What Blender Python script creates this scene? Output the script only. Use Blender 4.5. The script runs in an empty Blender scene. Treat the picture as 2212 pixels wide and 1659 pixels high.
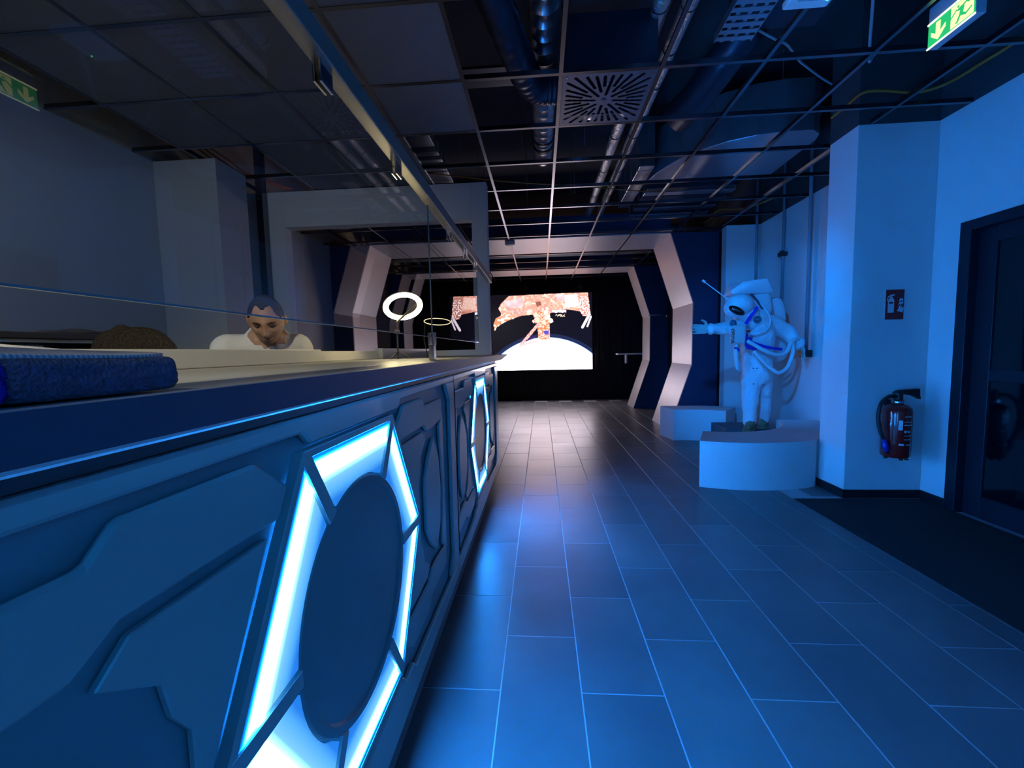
import bpy, bmesh, math, random
from mathutils import Vector, Matrix, noise
random.seed(7)
S = bpy.context.scene
COL = S.collection
PI = math.pi

# ------------------------------------------------------------------ camera, world, exposure
CAM_H = 1.262
yaw, pitch, roll = .0709, .0791, -.0216
fw = Vector((-math.sin(yaw)*math.cos(pitch), math.cos(yaw)*math.cos(pitch), -math.sin(pitch)))
r0 = Vector((math.cos(yaw), math.sin(yaw), 0)); u0 = r0.cross(fw)
rt = math.cos(roll)*r0 + math.sin(roll)*u0; up = rt.cross(fw)
cd = bpy.data.cameras.new('camera'); cam = bpy.data.objects.new('camera', cd); COL.objects.link(cam)
cd.sensor_fit = 'HORIZONTAL'; cd.sensor_width = 36; cd.lens = 902.1/2212*36; cd.clip_start = .02
cam.matrix_world = Matrix(((rt.x, up.x, -fw.x, 0), (rt.y, up.y, -fw.y, 0), (rt.z, up.z, -fw.z, CAM_H), (0, 0, 0, 1)))
S.camera = cam
W = bpy.data.worlds.new('world'); S.world = W; W.use_nodes = True
W.node_tree.nodes['Background'].inputs[0].default_value = (.02, .05, .12, 1)
W.node_tree.nodes['Background'].inputs[1].default_value = .05
S.view_settings.view_transform = 'Standard'; S.view_settings.look = 'None'
S.view_settings.exposure = 0; S.view_settings.gamma = 1
try: S.view_settings.use_curve_mapping = False
except Exception: pass
S.cycles.max_bounces = 6; S.cycles.transparent_max_bounces = 12
S.cycles.use_denoising = True
S.cycles.sample_clamp_indirect = 6
S.cycles.caustics_reflective = False; S.cycles.caustics_refractive = False

def spot(name, loc, target, power, color, angle=100, size=.08, blend=.6):
    l = bpy.data.lights.new(name, 'SPOT'); l.energy = power; l.color = color; l.spot_size = math.radians(angle)
    l.spot_blend = blend; l.shadow_soft_size = size
    o = bpy.data.objects.new(name, l); COL.objects.link(o); o.location = loc
    d = (Vector(target) - Vector(loc)).normalized(); o.rotation_euler = d.to_track_quat('-Z', 'Y').to_euler()
    return o
# unseen fill lights, added to brighten the hall, counter and alcove
spot('blue_fill', (1.8, -1.2, 2.5), (-.42, 1.1, .8), 45, (.0, .30, 1.0), 70, .1)  # added blue fill on the counter front, no fixture behind it
spot('ledge_fill', (-.55, -.6, 2.5), (-1.1, 1.2, 1.2), 95, (1, .92, .66), 58, .06)  # added warm fill for the ledge and worktop
spot('alcove_fill', (.2, 1.5, 2.86), (2.5, 5.2, 1.35), 420, (.0, .25, 1.0), 34, .05)  # added blue fill for the astronaut and alcove walls
spot('blue_fill', (-.2, -1.9, 2.7), (2.6, 4.2, 1.2), 70, (.0, .26, 1.0), 42, .1)  # added blue fill for surfaces facing the camera
spot('staff_fill', (-2.2, .2, 2.75), (-2.4, 3.4, 1.3), 40, (.72, .84, 1), 78, .15)  # added cool fill for the staff area

# ------------------------------------------------------------------ materials
def nt(name):
    m = bpy.data.materials.new(name); m.use_nodes = True
    return m, m.node_tree, m.node_tree.nodes['Principled BSDF']
def mat(name, col, rough=.5, metal=0, var=.06, scale=8, bump=.0, bscale=40, spec=.5, rvar=0, coat=0):
    m, t, b = nt(name)
    b.inputs['Roughness'].default_value = rough; b.inputs['Metallic'].default_value = metal
    b.inputs['Specular IOR Level'].default_value = spec; b.inputs['Coat Weight'].default_value = coat
    tc = t.nodes.new('ShaderNodeTexCoord')
    n = t.nodes.new('ShaderNodeTexNoise'); n.inputs['Scale'].default_value = scale; n.inputs['Detail'].default_value = 5
    t.links.new(tc.outputs['Object'], n.inputs['Vector'])
    mx = t.nodes.new('ShaderNodeMix'); mx.data_type = 'RGBA'
    mx.inputs[6].default_value = (*[c*(1-var) for c in col], 1); mx.inputs[7].default_value = (*[min(1, c*(1+var)) for c in col], 1)
    t.links.new(n.outputs['Fac'], mx.inputs[0]); t.links.new(mx.outputs[2], b.inputs['Base Color'])
    if rvar:
        mr = t.nodes.new('ShaderNodeMapRange'); mr.inputs[3].default_value = rough-rvar; mr.inputs[4].default_value = rough+rvar
        t.links.new(n.outputs['Fac'], mr.inputs[0]); t.links.new(mr.outputs[0], b.inputs['Roughness'])
    if bump:
        n2 = t.nodes.new('ShaderNodeTexNoise'); n2.inputs['Scale'].default_value = bscale; n2.inputs['Detail'].default_value = 4
        t.links.new(tc.outputs['Object'], n2.inputs['Vector'])
        bp = t.nodes.new('ShaderNodeBump'); bp.inputs['Strength'].default_value = bump; bp.inputs['Distance'].default_value = .02
        t.links.new(n2.outputs['Fac'], bp.inputs['Height']); t.links.new(bp.outputs[0], b.inputs['Normal'])
    return m
def emis(name, col, s):
    m, t, b = nt(name); b.inputs['Base Color'].default_value = (*[min(1, c)*.3 for c in col], 1)
    b.inputs['Emission Color'].default_value = (*col, 1); b.inputs['Emission Strength'].default_value = s
    return m

M = {}
M['wall'] = mat('white_wall_paint', (.74, .75, .76), .65, var=.03, scale=3, bump=.06, bscale=120)
M['wall_grey'] = mat('grey_wall_paint', (.42, .45, .47), .6, var=.04, scale=2, bump=.06, bscale=120)
M['plenum'] = mat('dark_plenum', (.05, .052, .06), .9, var=.3, scale=3)
M['plenum_ochre'] = mat('raw_ochre_plaster', (.5, .4, .26), .9, var=.3, scale=3)
M['black'] = mat('black_cloth', (.012, .012, .014), .95, var=.2, scale=30)
M['navy'] = mat('navy_board', (.016, .03, .085), .6, var=.08, scale=4)
M['silver'] = mat('silver_board', (.55, .52, .53), .42, .25, var=.05, scale=6, bump=.03, bscale=30)
M['tee'] = mat('grey_tee_metal', (.2, .2, .23), .25, 1.0, var=.05)
M['ctile'] = mat('dark_ceiling_board', (.20, .21, .24), .85, var=.12, scale=5, bump=.1, bscale=200)
M['diff'] = mat('grey_diffuser_metal', (.13, .125, .14), .45, .5)
M['spiral'] = mat('spiral_duct_zinc', (.62, .62, .66), .28, .95, var=.12, scale=12)
M['foil'] = mat('aluminium_foil', (.92, .92, .95), .32, .95, var=.1, scale=30, bump=.9, bscale=45)
M['sheet'] = mat('duct_sheet_metal', (.55, .6, .68), .3, .85, var=.15, scale=5)
M['dsheet'] = mat('dark_duct', (.05, .06, .09), .35, .6, var=.2, scale=5)
M['brown'] = mat('brown_duct', (.16, .12, .1), .45, .5, var=.3, scale=4)
M['door'] = mat('dark_blue_door_metal', (.007, .011, .022), .45, .1)
M['dglass'] = mat('dark_glass', (.002, .003, .006), .08, var=.1)
M['skirt'] = mat('black_skirting', (.01, .011, .014), .4)
M['mat'] = mat('dark_carpet', (.013, .015, .022), .95, var=.3, scale=300, bump=.5, bscale=500)
M['strip'] = mat('steel_strip', (.6, .62, .65), .35, .9)
M['grout'] = mat('pale_grout', (.50, .54, .58), .8, var=.15, scale=40)
M['podium'] = mat('white_laminate', (.78, .79, .8), .5, var=.02)
M['ctop'] = mat('grey_worktop', (.5, .5, .5), .34, var=.05, scale=60, rvar=.05)
M['edging'] = mat('dark_edging', (.05, .07, .11), .55)
M['cpanel'] = mat('grey_blue_panel_paint', (.46, .64, .62), .34, .1, var=.06, scale=3, bump=.02, bscale=50, coat=.2)
M['cpanel2'] = mat('raised_panel_paint', (.38, .55, .54), .3, .1, var=.06, scale=3, coat=.2)
M['cdark'] = mat('dark_recess_paint', (.2, .3, .32), .4)
M['cshade'] = mat('gap_shade_paint', (.05, .08, .09), .5)  # dark colour stands in for the shadow under the worktop
M['disc'] = mat('dark_disc_paint', (.16, .27, .28), .28, var=.08)
M['riser'] = mat('cream_riser_laminate', (.8, .78, .68), .4, var=.03)
M['riser2'] = mat('grey_riser_laminate', (.38, .39, .37), .35, var=.03)
M['towel'] = mat('blue_terry', (.10, .16, .28), .95, var=.3, scale=120, bump=.9, bscale=260)
M['violet'] = mat('violet_blue_terry', (.07, .02, .6), .9, bump=.6, bscale=200)
M['waffle'] = None
M['rail'] = mat('brass_toned_rail', (.34, .33, .3), .38, .6)
M['chrome'] = mat('chrome', (.75, .76, .78), .15, 1)
M['dclip'] = mat('black_clip', (.02, .02, .022), .3)
M['gedge'] = mat('glass_edge', (.25, .3, .3), .2)
M['skin'] = mat('skin', (.46, .26, .17), .5, var=.12, scale=14)
M['hair'] = mat('dark_hair', (.028, .02, .016), .6, var=.4, scale=90, bump=.6, bscale=150)
M['hair2'] = mat('brown_hair', (.03, .021, .013), .6, var=.5, scale=70, bump=.8, bscale=120)
M['shirt'] = mat('white_shirt_cotton', (.72, .71, .68), .85, var=.05, bump=.25, bscale=18)
M['dcloth'] = mat('dark_cloth', (.03, .03, .04), .9)
M['brow'] = mat('brow', (.03, .02, .015), .8)
M['lip'] = mat('lip', (.3, .13, .1), .5)
M['eye'] = mat('eye', (.05, .03, .03), .3)
M['suit'] = mat('white_suit_cloth', (.72, .75, .8), .8, var=.05, scale=5, bump=.55, bscale=13)
M['pack'] = mat('white_pack_cloth', (.70, .73, .78), .75, var=.05, scale=5, bump=.35, bscale=10)
M['glove'] = mat('grey_green_glove', (.42, .52, .5), .7, bump=.2)
M['boot'] = mat('olive_boot', (.2, .22, .13), .8, bump=.3)
M['visor'] = mat('black_visor', (.005, .005, .006), .04, var=.1, coat=1)
M['hose'] = mat('pale_hose', (.62, .72, .76), .5)
M['strap'] = mat('blue_strap', (.02, .02, .45), .7)
M['patch'] = mat('dark_patch', (.05, .07, .12), .7)
M['patch2'] = mat('patch_print', (.3, .36, .42), .7)
M['redbit'] = mat('red_fitting', (.5, .03, .03), .4)
M['red'] = mat('extinguisher_red', (.36, .012, .012), .22, var=.05, coat=.6)
M['signred'] = mat('sign_red', (.33, .012, .015), .5)
M['white'] = mat('white_print', (.7, .72, .75), .6)
M['rubber'] = mat('black_rubber', (.012, .012, .014), .45)
M['bluegrip'] = mat('blue_grip', (.02, .03, .4), .5)
M['pipe'] = mat('grey_conduit', (.22, .32, .38), .5, .2)
M['plastic'] = mat('white_plastic', (.7, .72, .75), .5)
M['orange'] = mat('orange_cable', (.55, .16, .02), .5)
M['gcable'] = mat('grey_cable', (.3, .36, .42), .5)
M['plinth'] = mat('teal_grey_plinth', (.07, .12, .15), .6)
M['led_g'] = emis('green_led', (.1, 1, .4), 5)
M['led_r'] = emis('red_led', (1, .05, .08), 5)
M['ring'] = emis('ring_lamp_glow', (1, .82, .45), 30)
M['hoop'] = emis('reflection_glow', (1, .85, .5), 1.4)  # glow of the ring lamp's reflection, given to a hoop
M['sgreen'] = emis('sign_green', (.02, .55, .16), 1.0)
M['syellow'] = emis('sign_pale', (.92, 1, .42), 1.15)
M['sedge'] = emis('sign_edge_glow', (1, 1, .6), 1.8)
M['shouse'] = mat('sign_housing', (.5, .5, .55), .5)

def waffle():
    m, t, b = nt('white_waffle_cloth'); b.inputs['Roughness'].default_value = .9
    tc = t.nodes.new('ShaderNodeTexCoord'); w = t.nodes.new('ShaderNodeTexWave'); w.bands_direction = 'Y'
    w.inputs['Scale'].default_value = 75; t.links.new(tc.outputs['Object'], w.inputs['Vector'])
    r = t.nodes.new('ShaderNodeMix'); r.data_type = 'RGBA'; r.inputs[6].default_value = (.45, .45, .5, 1); r.inputs[7].default_value = (.85, .85, .85, 1)
    t.links.new(w.outputs['Fac'], r.inputs[0]); t.links.new(r.outputs[2], b.inputs['Base Color'])
    bp = t.nodes.new('ShaderNodeBump'); bp.inputs['Strength'].default_value = .8; t.links.new(w.outputs['Fac'], bp.inputs['Height'])
    t.links.new(bp.outputs[0], b.inputs['Normal'])
    return m
M['waffle'] = waffle()

def tile_mat():
    m, t, b = nt('dark_floor_tile')
    tc = t.nodes.new('ShaderNodeTexCoord'); oi = t.nodes.new('ShaderNodeObjectInfo')
    ad = t.nodes.new('ShaderNodeVectorMath'); ad.operation = 'ADD'
    sc = t.nodes.new('ShaderNodeVectorMath'); sc.operation = 'SCALE'; sc.inputs[3].default_value = 1
    t.links.new(oi.outputs['Location'], sc.inputs[0]); t.links.new(tc.outputs['Object'], ad.inputs[0]); t.links.new(sc.outputs[0], ad.inputs[1])
    n = t.nodes.new('ShaderNodeTexNoise'); n.inputs['Scale'].default_value = 2.2; n.inputs['Detail'].default_value = 4; n.inputs['Roughness'].default_value = .5
    t.links.new(ad.outputs[0], n.inputs['Vector'])
    cr = t.nodes.new('ShaderNodeMix'); cr.data_type = 'RGBA'; cr.inputs[6].default_value = (.09, .10, .115, 1); cr.inputs[7].default_value = (.22, .235, .25, 1)
    t.links.new(n.outputs['Fac'], cr.inputs[0])
    mx = t.nodes.new('ShaderNodeMix'); mx.data_type = 'RGBA'; mx.blend_type = 'MULTIPLY'; mx.inputs[0].default_value = 1
    mr = t.nodes.new('ShaderNodeMapRange'); mr.inputs[3].default_value = .82; mr.inputs[4].default_value = 1.1
    t.links.new(oi.outputs['Random'], mr.inputs[0]); t.links.new(cr.outputs[2], mx.inputs[6]); t.links.new(mr.outputs[0], mx.inputs[7])
    t.links.new(mx.outputs[2], b.inputs['Base Color'])
    rr = t.nodes.new('ShaderNodeMapRange'); rr.inputs[3].default_value = .26; rr.inputs[4].default_value = .40
    t.links.new(n.outputs['Fac'], rr.inputs[0]); t.links.new(rr.outputs[0], b.inputs['Roughness'])
    b.inputs['Specular IOR Level'].default_value = .6
    n2 = t.nodes.new('ShaderNodeTexNoise'); n2.inputs['Scale'].default_value = 35; t.links.new(ad.outputs[0], n2.inputs['Vector'])
    bp = t.nodes.new('ShaderNodeBump'); bp.inputs['Strength'].default_value = .06; bp.inputs['Distance'].default_value = .01
    t.links.new(n2.outputs['Fac'], bp.inputs['Height']); t.links.new(bp.outputs[0], b.inputs['Normal'])
    return m
M['tile'] = tile_mat()

def glass_mat():
    m = bpy.data.materials.new('clear_glass_pane'); m.use_nodes = True; t = m.node_tree; t.nodes.clear()
    o = t.nodes.new('ShaderNodeOutputMaterial'); mx = t.nodes.new('ShaderNodeMixShader')
    tr = t.nodes.new('ShaderNodeBsdfTransparent'); tr.inputs[0].default_value = (.95, .97, .96, 1)
    g = t.nodes.new('ShaderNodeBsdfGlossy'); g.inputs['Roughness'].default_value = 0; g.inputs[0].default_value = (1, 1, 1, 1)
    f = t.nodes.new('ShaderNodeFresnel'); f.inputs[0].default_value = 1.5
    t.links.new(f.outputs[0], mx.inputs[0]); t.links.new(tr.outputs[0], mx.inputs[1]); t.links.new(g.outputs[0], mx.inputs[2]); t.links.new(mx.outputs[0], o.inputs[0])
    return m
M['glass'] = glass_mat()

def light_panel_mat():
    # frosted acrylic lit by an LED strip along the outer edge of the hexagon
    m, t, b = nt('backlit_frosted_acrylic')
    tc = t.nodes.new('ShaderNodeTexCoord'); sp = t.nodes.new('ShaderNodeSeparateXYZ'); t.links.new(tc.outputs['Object'], sp.inputs[0])
    def mth(op, a, bb=None):
        n = t.nodes.new('ShaderNodeMath'); n.operation = op
        for i, v in enumerate((a, bb)):
            if v is None: continue
            if isinstance(v, (int, float)): n.inputs[i].default_value = v
            else: t.links.new(v, n.inputs[i])
        return n.outputs[0]
    ay = mth('ABSOLUTE', sp.outputs['Y']); az = mth('ABSOLUTE', sp.outputs['Z'])
    h = mth('MAXIMUM', az, mth('ADD', mth('MULTIPLY', ay, .866), mth('MULTIPLY', az, .5)))
    h = mth('DIVIDE', h, .385)
    cr = t.nodes.new('ShaderNodeValToRGB'); e = cr.color_ramp.elements
    e[0].position = .72; e[0].color = (.02, .25, .95, 1); e[1].position = .995; e[1].color = (.0, .14, 1, 1)
    for p, c in ((.765, (.10, .48, 1, 1)), (.84, (.22, .60, 1, 1)), (.875, (.3, .75, 1, 1)), (.905, (.0045, .235, 1, 1)), (.97, (.0045, .235, 1, 1))):
        x = e.new(p); x.color = c
    st = t.nodes.new('ShaderNodeValToRGB'); e = st.color_ramp.elements
    e[0].position = .72; e[0].color = (.003,)*3+(1,); e[1].position = 1.0; e[1].color = (.0045,)*3+(1,)
    for p, v in ((.84, .0042), (.875, .012), (.91, 1), (.972, 1), (.985, .02)):
        x = e.new(p); x.color = (v, v, v, 1)
    t.links.new(h, cr.inputs[0]); t.links.new(h, st.inputs[0])
    t.links.new(cr.outputs[0], b.inputs['Emission Color'])
    s = mth('MULTIPLY', st.outputs[0], LP); t.links.new(s, b.inputs['Emission Strength'])
    b.inputs['Base Color'].default_value = (.3, .5, .6, 1); b.inputs['Roughness'].default_value = .3
    return m
LP = 240
M['lp'] = light_panel_mat()

# ------------------------------------------------------------------ mesh helpers
def link(name, me, m=None, parent=None, loc=None, smooth=False):
    o = bpy.data.objects.new(name, me); COL.objects.link(o)
    if m is not None and not me.materials: me.materials.append(m)
    if parent is not None: o.parent = parent
    if loc is not None: o.location = loc
    if smooth:
        for p in me.polygons: p.use_smooth = True
    return o
def tag(o, label=None, cat=None, group=None, kind=None):
    if label: o['label'] = label
    if cat: o['category'] = cat
    if group: o['group'] = group
    if kind: o['kind'] = kind
    return o
def empty(name, loc, label=None, cat=None, group=None, kind=None):
    o = bpy.data.objects.new(name, None); COL.objects.link(o); o.location = loc; o.empty_display_size = .1
    return tag(o, label, cat, group, kind)
def mesh(name, v, f):
    me = bpy.data.meshes.new(name); me.from_pydata([tuple(x) for x in v], [], f); me.validate(); me.update(); return me
class MB:
    """collects simple solids into one mesh"""
    def __init__(s): s.v = []; s.f = []
    def add(s, v, f):
        n = len(s.v); s.v += [tuple(x) for x in v]; s.f += [tuple(i+n for i in q) for q in f]; return s
    def box(s, a, b):
        x0, y0, z0 = (min(a[i], b[i]) for i in range(3)); x1, y1, z1 = (max(a[i], b[i]) for i in range(3))
        return s.add([(x0,y0,z0),(x1,y0,z0),(x1,y1,z0),(x0,y1,z0),(x0,y0,z1),(x1,y0,z1),(x1,y1,z1),(x0,y1,z1)],
                     [(0,3,2,1),(4,5,6,7),(0,1,5,4),(1,2,6,5),(2,3,7,6),(3,0,4,7)])
    def prism(s, pts, ax, c0, c1):
        """pts in the two other axes (in xyz order), extruded along ax from c0 to c1"""
        def P(p, c):
            q = list(p); q.insert(ax, c); return q
        n = len(pts); area = sum(pts[i][0]*pts[(i+1)%n][1]-pts[(i+1)%n][0]*pts[i][1] for i in range(n))
        if (area < 0) != (ax == 1): pts = pts[::-1]
        if c0 > c1: c0, c1 = c1, c0
        v = [P(p, c0) for p in pts]+[P(p, c1) for p in pts]
        return s.add(v, [tuple(range(n))[::-1], tuple(range(n, 2*n))]+[(i, (i+1)%n, n+(i+1)%n, n+i) for i in range(n)])
    def tube(s, pts, r, n=10, cap=True, rad=None):
        pts = [Vector(p) for p in pts]; m = len(pts); base = len(s.v); prev = None
        for i, p in enumerate(pts):
            d = (pts[min(i+1, m-1)]-pts[max(i-1, 0)]).normalized()
            if prev is None:
                a = d.orthogonal().normalized()
            else:
                a = (prev-d*prev.dot(d)).normalized()
            prev = a; b = d.cross(a); R = rad[i] if rad else r
            for k in range(n):
                t = 2*PI*k/n; s.v.append(tuple(p+(a*math.cos(t)+b*math.sin(t))*R))
        for i in range(m-1):
            for k in range(n):
                s.f.append((base+i*n+k, base+i*n+(k+1)%n, base+(i+1)*n+(k+1)%n, base+(i+1)*n+k))
        if cap: s.f.append(tuple(base+k for k in range(n))[::-1]); s.f.append(tuple(base+(m-1)*n+k for k in range(n)))
        return s
    def lathe(s, prof, c, n=24, axis=2):
        """prof: (radius, height) list around an axis through c"""
        base = len(s.v); c = Vector(c)
        for (r, h) in prof:
            for k in range(n):
                t = 2*PI*k/n; p = [math.cos(t)*r, math.sin(t)*r]; p.insert(axis, h); s.v.append(tuple(c+Vector(p)))
        for i in range(len(prof)-1):
            for k in range(n): s.f.append((base+i*n+k, base+i*n+(k+1)%n, base+(i+1)*n+(k+1)%n, base+(i+1)*n+k))
        s.f.append(tuple(base+k for k in range(n))[::-1]); s.f.append(tuple(base+(len(prof)-1)*n+k for k in range(n)))
        return s
    def obj(s, name, m, parent=None, loc=None, smooth=False, bev=0, seg=2):
        me = mesh(name, s.v, s.f); o = link(name, me, m, parent, loc, smooth)
        if bev:
            b = o.modifiers.new('bevel', 'BEVEL'); b.width = bev; b.segments = seg; b.limit_method = 'ANGLE'; b.angle_limit = .6
        return o
def box(name, a, b, m, parent=None, bev=0): return MB().box(a, b).obj(name, m, parent, bev=bev)
def struct(o): o['kind'] = 'structure'; return o
def spline(pts, k=6):
    """Catmull-Rom through pts"""
    P = [Vector(p) for p in pts]; P = [P[0]*2-P[1]]+P+[P[-1]*2-P[-2]]; out = []
    for i in range(1, len(P)-2):
        for j in range(k):
            t = j/k; a, b, c, d = P[i-1:i+3]
            out.append(.5*((2*b)+(c-a)*t+(2*a-5*b+4*c-d)*t*t+(3*b-a-3*c+d)*t**3))
    return out+[P[-2]]

def blob(name, parts, vox, m, parent=None, smooth=6, loc=(0, 0, 0), disp=0):
    """parts: ('c', p0, p1, r0, r1) tapered limbs, ('e', centre, radii, rotation) ellipsoids, ('m', verts, faces) closed meshes;
    fused into one continuous skin"""
    bm = bmesh.new()
    for q in parts:
        if q[0] == 'c':
            p0, p1 = Vector(q[1]), Vector(q[2]); r0_, r1_ = q[3], q[4]; d = p1-p0
            for p, r in ((p0, r0_), (p1, r1_)):
                bmesh.ops.create_uvsphere(bm, u_segments=14, v_segments=9, radius=r, matrix=Matrix.Translation(p))
            if d.length > 1e-4:
                mtx = Matrix.Translation((p0+p1)/2) @ d.to_track_quat('Z', 'Y').to_matrix().to_4x4()
                bmesh.ops.create_cone(bm, cap_ends=True, segments=14, radius1=r0_, radius2=r1_, depth=d.length, matrix=mtx)
        elif q[0] == 'e':
            rot = q[3] if len(q) > 3 else Matrix.Identity(3)
            mtx = Matrix.Translation(q[1]) @ rot.to_4x4() @ Matrix.Diagonal((*q[2], 1))
            bmesh.ops.create_uvsphere(bm, u_segments=20, v_segments=14, radius=1, matrix=mtx)
        else:
            vs = [bm.verts.new(x) for x in q[1]]
            for f in q[2]: bm.faces.new([vs[i] for i in f])
    me = bpy.data.meshes.new(name); bm.to_mesh(me); bm.free()
    o = bpy.data.objects.new(name, me); COL.objects.link(o)
    r = o.modifiers.new('r', 'REMESH'); r.mode = 'VOXEL'; r.voxel_size = vox
    s = o.modifiers.new('s', 'SMOOTH'); s.factor = .5; s.iterations = smooth
    dg = bpy.context.evaluated_depsgraph_get(); me2 = bpy.data.meshes.new_from_object(o.evaluated_get(dg))
    bpy.data.objects.remove(o); bpy.data.meshes.remove(me); me2.name = name; me2.materials.clear()
    if disp:
        for v in me2.vertices:
            v.co += v.normal*disp*(noise.noise(v.co*9)+.6*noise.noise(v.co*21))
    return link(name, me2, m, parent, loc, True)

# ------------------------------------------------------------------ setting
CZ = 2.933                        # ceiling grid level
FY0, FY1 = -3.0, 10.7
XL, XR = -3.27, 3.05
fl = struct(box('floor', (XL-.3, FY0-.2, -.1), (XR+.3, FY1+.2, -.0012), M['grout']))
TW, TL = .3, .6; gx, gy = -.1707, 1.757
protos = {}
def tile(x0, x1, y0, y1):
    key = (round(x1-x0, 3), round(y1-y0, 3)); g = .0026
    if key not in protos:
        w, l = (x1-x0)/2-g, (y1-y0)/2-g; b = .0007
        v = [(-w,-l,-.012),(w,-l,-.012),(w,l,-.012),(-w,l,-.012),(-w,-l,-b),(w,-l,-b),(w,l,-b),(-w,l,-b),(-w+b,-l+b,0),(w-b,-l+b,0),(w-b,l-b,0),(-w+b,l-b,0)]
        f = [(0,1,5,4),(1,2,6,5),(2,3,7,6),(3,0,4,7),(4,5,9,8),(5,6,10,9),(6,7,11,10),(7,4,8,11),(8,9,10,11)]
        protos[key] = mesh('tile', v, f); protos[key].materials.append(M['tile'])
    link('tile', protos[key], None, fl, ((x0+x1)/2, (y0+y1)/2, 0))
far = MB()
nt_ = 0
for c in range(-1, 11):
    x0 = gx+c*TW; x1 = x0+TW
    if c == -1: x0 = -.47
    x1 = min(x1, XR)
    off = 0 if c % 2 == 0 else TL/2
    for j in range(-4, 17):
        y0 = gy+off+(j-1)*TL; y1 = y0+TL
        if y1 > FY1 or y1 < .55: continue
        if y0 < 3.5 and x0 >= 2.05: continue
        if y0 < 3.5 and x1 > 2.07 and y0 < 3.5: x1c = min(x1, 2.05)
        else: x1c = x1
        if y1 > 3.5 and y0 < 3.5 and x0 > 1.9: pass
        # what the podium, the portals' feet or the walls cover stays plain floor
        if x0 > 2.3 and y0 > 5.9: continue
        tile(x0, x1c, y0, y1); nt_ += 1
far = MB()
for c in range(-11, -1):          # beyond the counter, hardly seen: same tiles joined
    x0 = gx+c*TW; off = 0 if c % 2 == 0 else TL/2
    for j in range(4, 16):
        y0 = gy+off+(j-1)*TL
        far.box((x0+.0016, y0+.0016, -.004), (x0+TW-.0016, y0+TL-.0016, 0))
tag(far.obj('tiles_behind_counter', M['tile'], fl), kind='stuff')

cl = struct(box('ceiling', (XL-.3, FY0-.2, 3.95), (XR+.3, FY1+.2, 4.1), M['plenum']))
WT = .15
struct(box('wall_left', (XL-WT, FY0, 0), (XL, FY1, CZ), M['wall_grey']))
struct(box('wall_left_plenum', (XL-WT, FY0, CZ), (XL, FY1, 3.95), M['plenum_ochre']))
DY1, DTOP = 3.31, 2.11
mb = MB().box((XR, DY1, 0), (XR+WT, FY1, CZ)).box((XR, FY0, DTOP), (XR+WT, DY1, CZ)).box((XR, FY0, 0), (XR+WT, 1.2, DTOP))
struct(mb.obj('wall_right', M['wall']))
struct(box('wall_right_plenum', (XR, FY0, CZ), (XR+WT, FY1, 3.95), M['plenum']))
struct(box('pillar_right', (2.46, 3.53, 0), (XR, 3.85, CZ), M['wall'], bev=.004))
struct(box('pillar_right_plenum', (2.46, 3.53, CZ), (XR, 3.85, 3.95), M['plenum']))
struct(box('pillar_left', (XL, 3.47, 0), (-2.71, 3.84, CZ), M['wall_grey'], bev=.004))
struct(box('wall_back', (XL-WT, FY1, 0), (XR+WT, FY1+WT, 3.95), M['black']))
struct(box('wall_front', (XL-WT, FY0-WT, 0), (XR+WT, FY0, 3.95), M['wall_grey']))
struct(box('wall_alcove', (2.60, 6.15, 0), (XR, 6.30, CZ), M['wall']))
for n, a, b in (('baseboard_right', (2.448, 3.516, 0), (XR, 3.53, .07)), ('baseboard_side', (2.446, 3.516, 0), (2.46, 3.86, .07)),
                ('baseboard_door', (3.036, 3.31, 0), (XR, 3.516, .07))):
    struct(box(n, a, b, M['skirt'], bev=.003))
# dark walls of the tunnel between the portals
struct(box('wall_tunnel_right', (2.62, 6.5, 0), (2.7, FY1, CZ), M['black']))
struct(box('wall_tunnel_left', (-3.26, 7.5, 0), (-3.2, FY1, CZ), M['black']))

# ceiling grid: runners along the hall and cross tees
def tee(name, a, b):
    """a,b ends on the bottom face centre line"""
    a, b = Vector(a), Vector(b); mb_ = MB(); w = .012
    if abs(a.x-b.x) < 1e-6: mb_.box((a.x-w, a.y, CZ-.003), (a.x+w, b.y, CZ)).box((a.x-.0015, a.y, CZ), (a.x+.0015, b.y, CZ+.036))
    else: mb_.box((a.x, a.y-w, CZ-.0028), (b.x, a.y+w, CZ+.0002)).box((a.x, a.y-.0015, CZ), (b.x, a.y+.0015, CZ+.032))
    return mb_.obj(name, M['tee'], cl)
CX0, CY0, CS = -.453, 2.695, .6
for i in range(-4, 6):
    x = CX0+CS*i
    tee('runner_tee', (x, -.6, 0), (x, 10.35, 0))
for j in range(-4, 13):
    y = CY0+CS*j
    if 6.35 < y < 7.45 or 8.85 < y < 9.6: continue
    x1 = 2.44 if 3.5 < y < 3.88 else XR
    tee('cross_tee', (XL, y, 0), (x1, y, 0))
# laid-in dark boards over the counter side
pm = {}
def cboard(i, j, w=CS, l=CS):
    x, y = CX0+CS*i, CY0+CS*j
    k = (w, l)
    if k not in pm:
        pm[k] = MB().box((.004, .004, 0), (w-.004, l-.004, .018)); pm[k] = mesh('ceiling_board', pm[k].v, pm[k].f); pm[k].materials.append(M['ctile'])
    link('ceiling_board', pm[k], None, cl, (x, y, CZ+.001))
for i in range(-4, 0):
    for j in range(-4, 1):
        cboard(i, j)
for i in (-3, -2): cboard(i, 1)
cboard(-3, 2); cboard(-2, 2)
cboard(0, -4)
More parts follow.
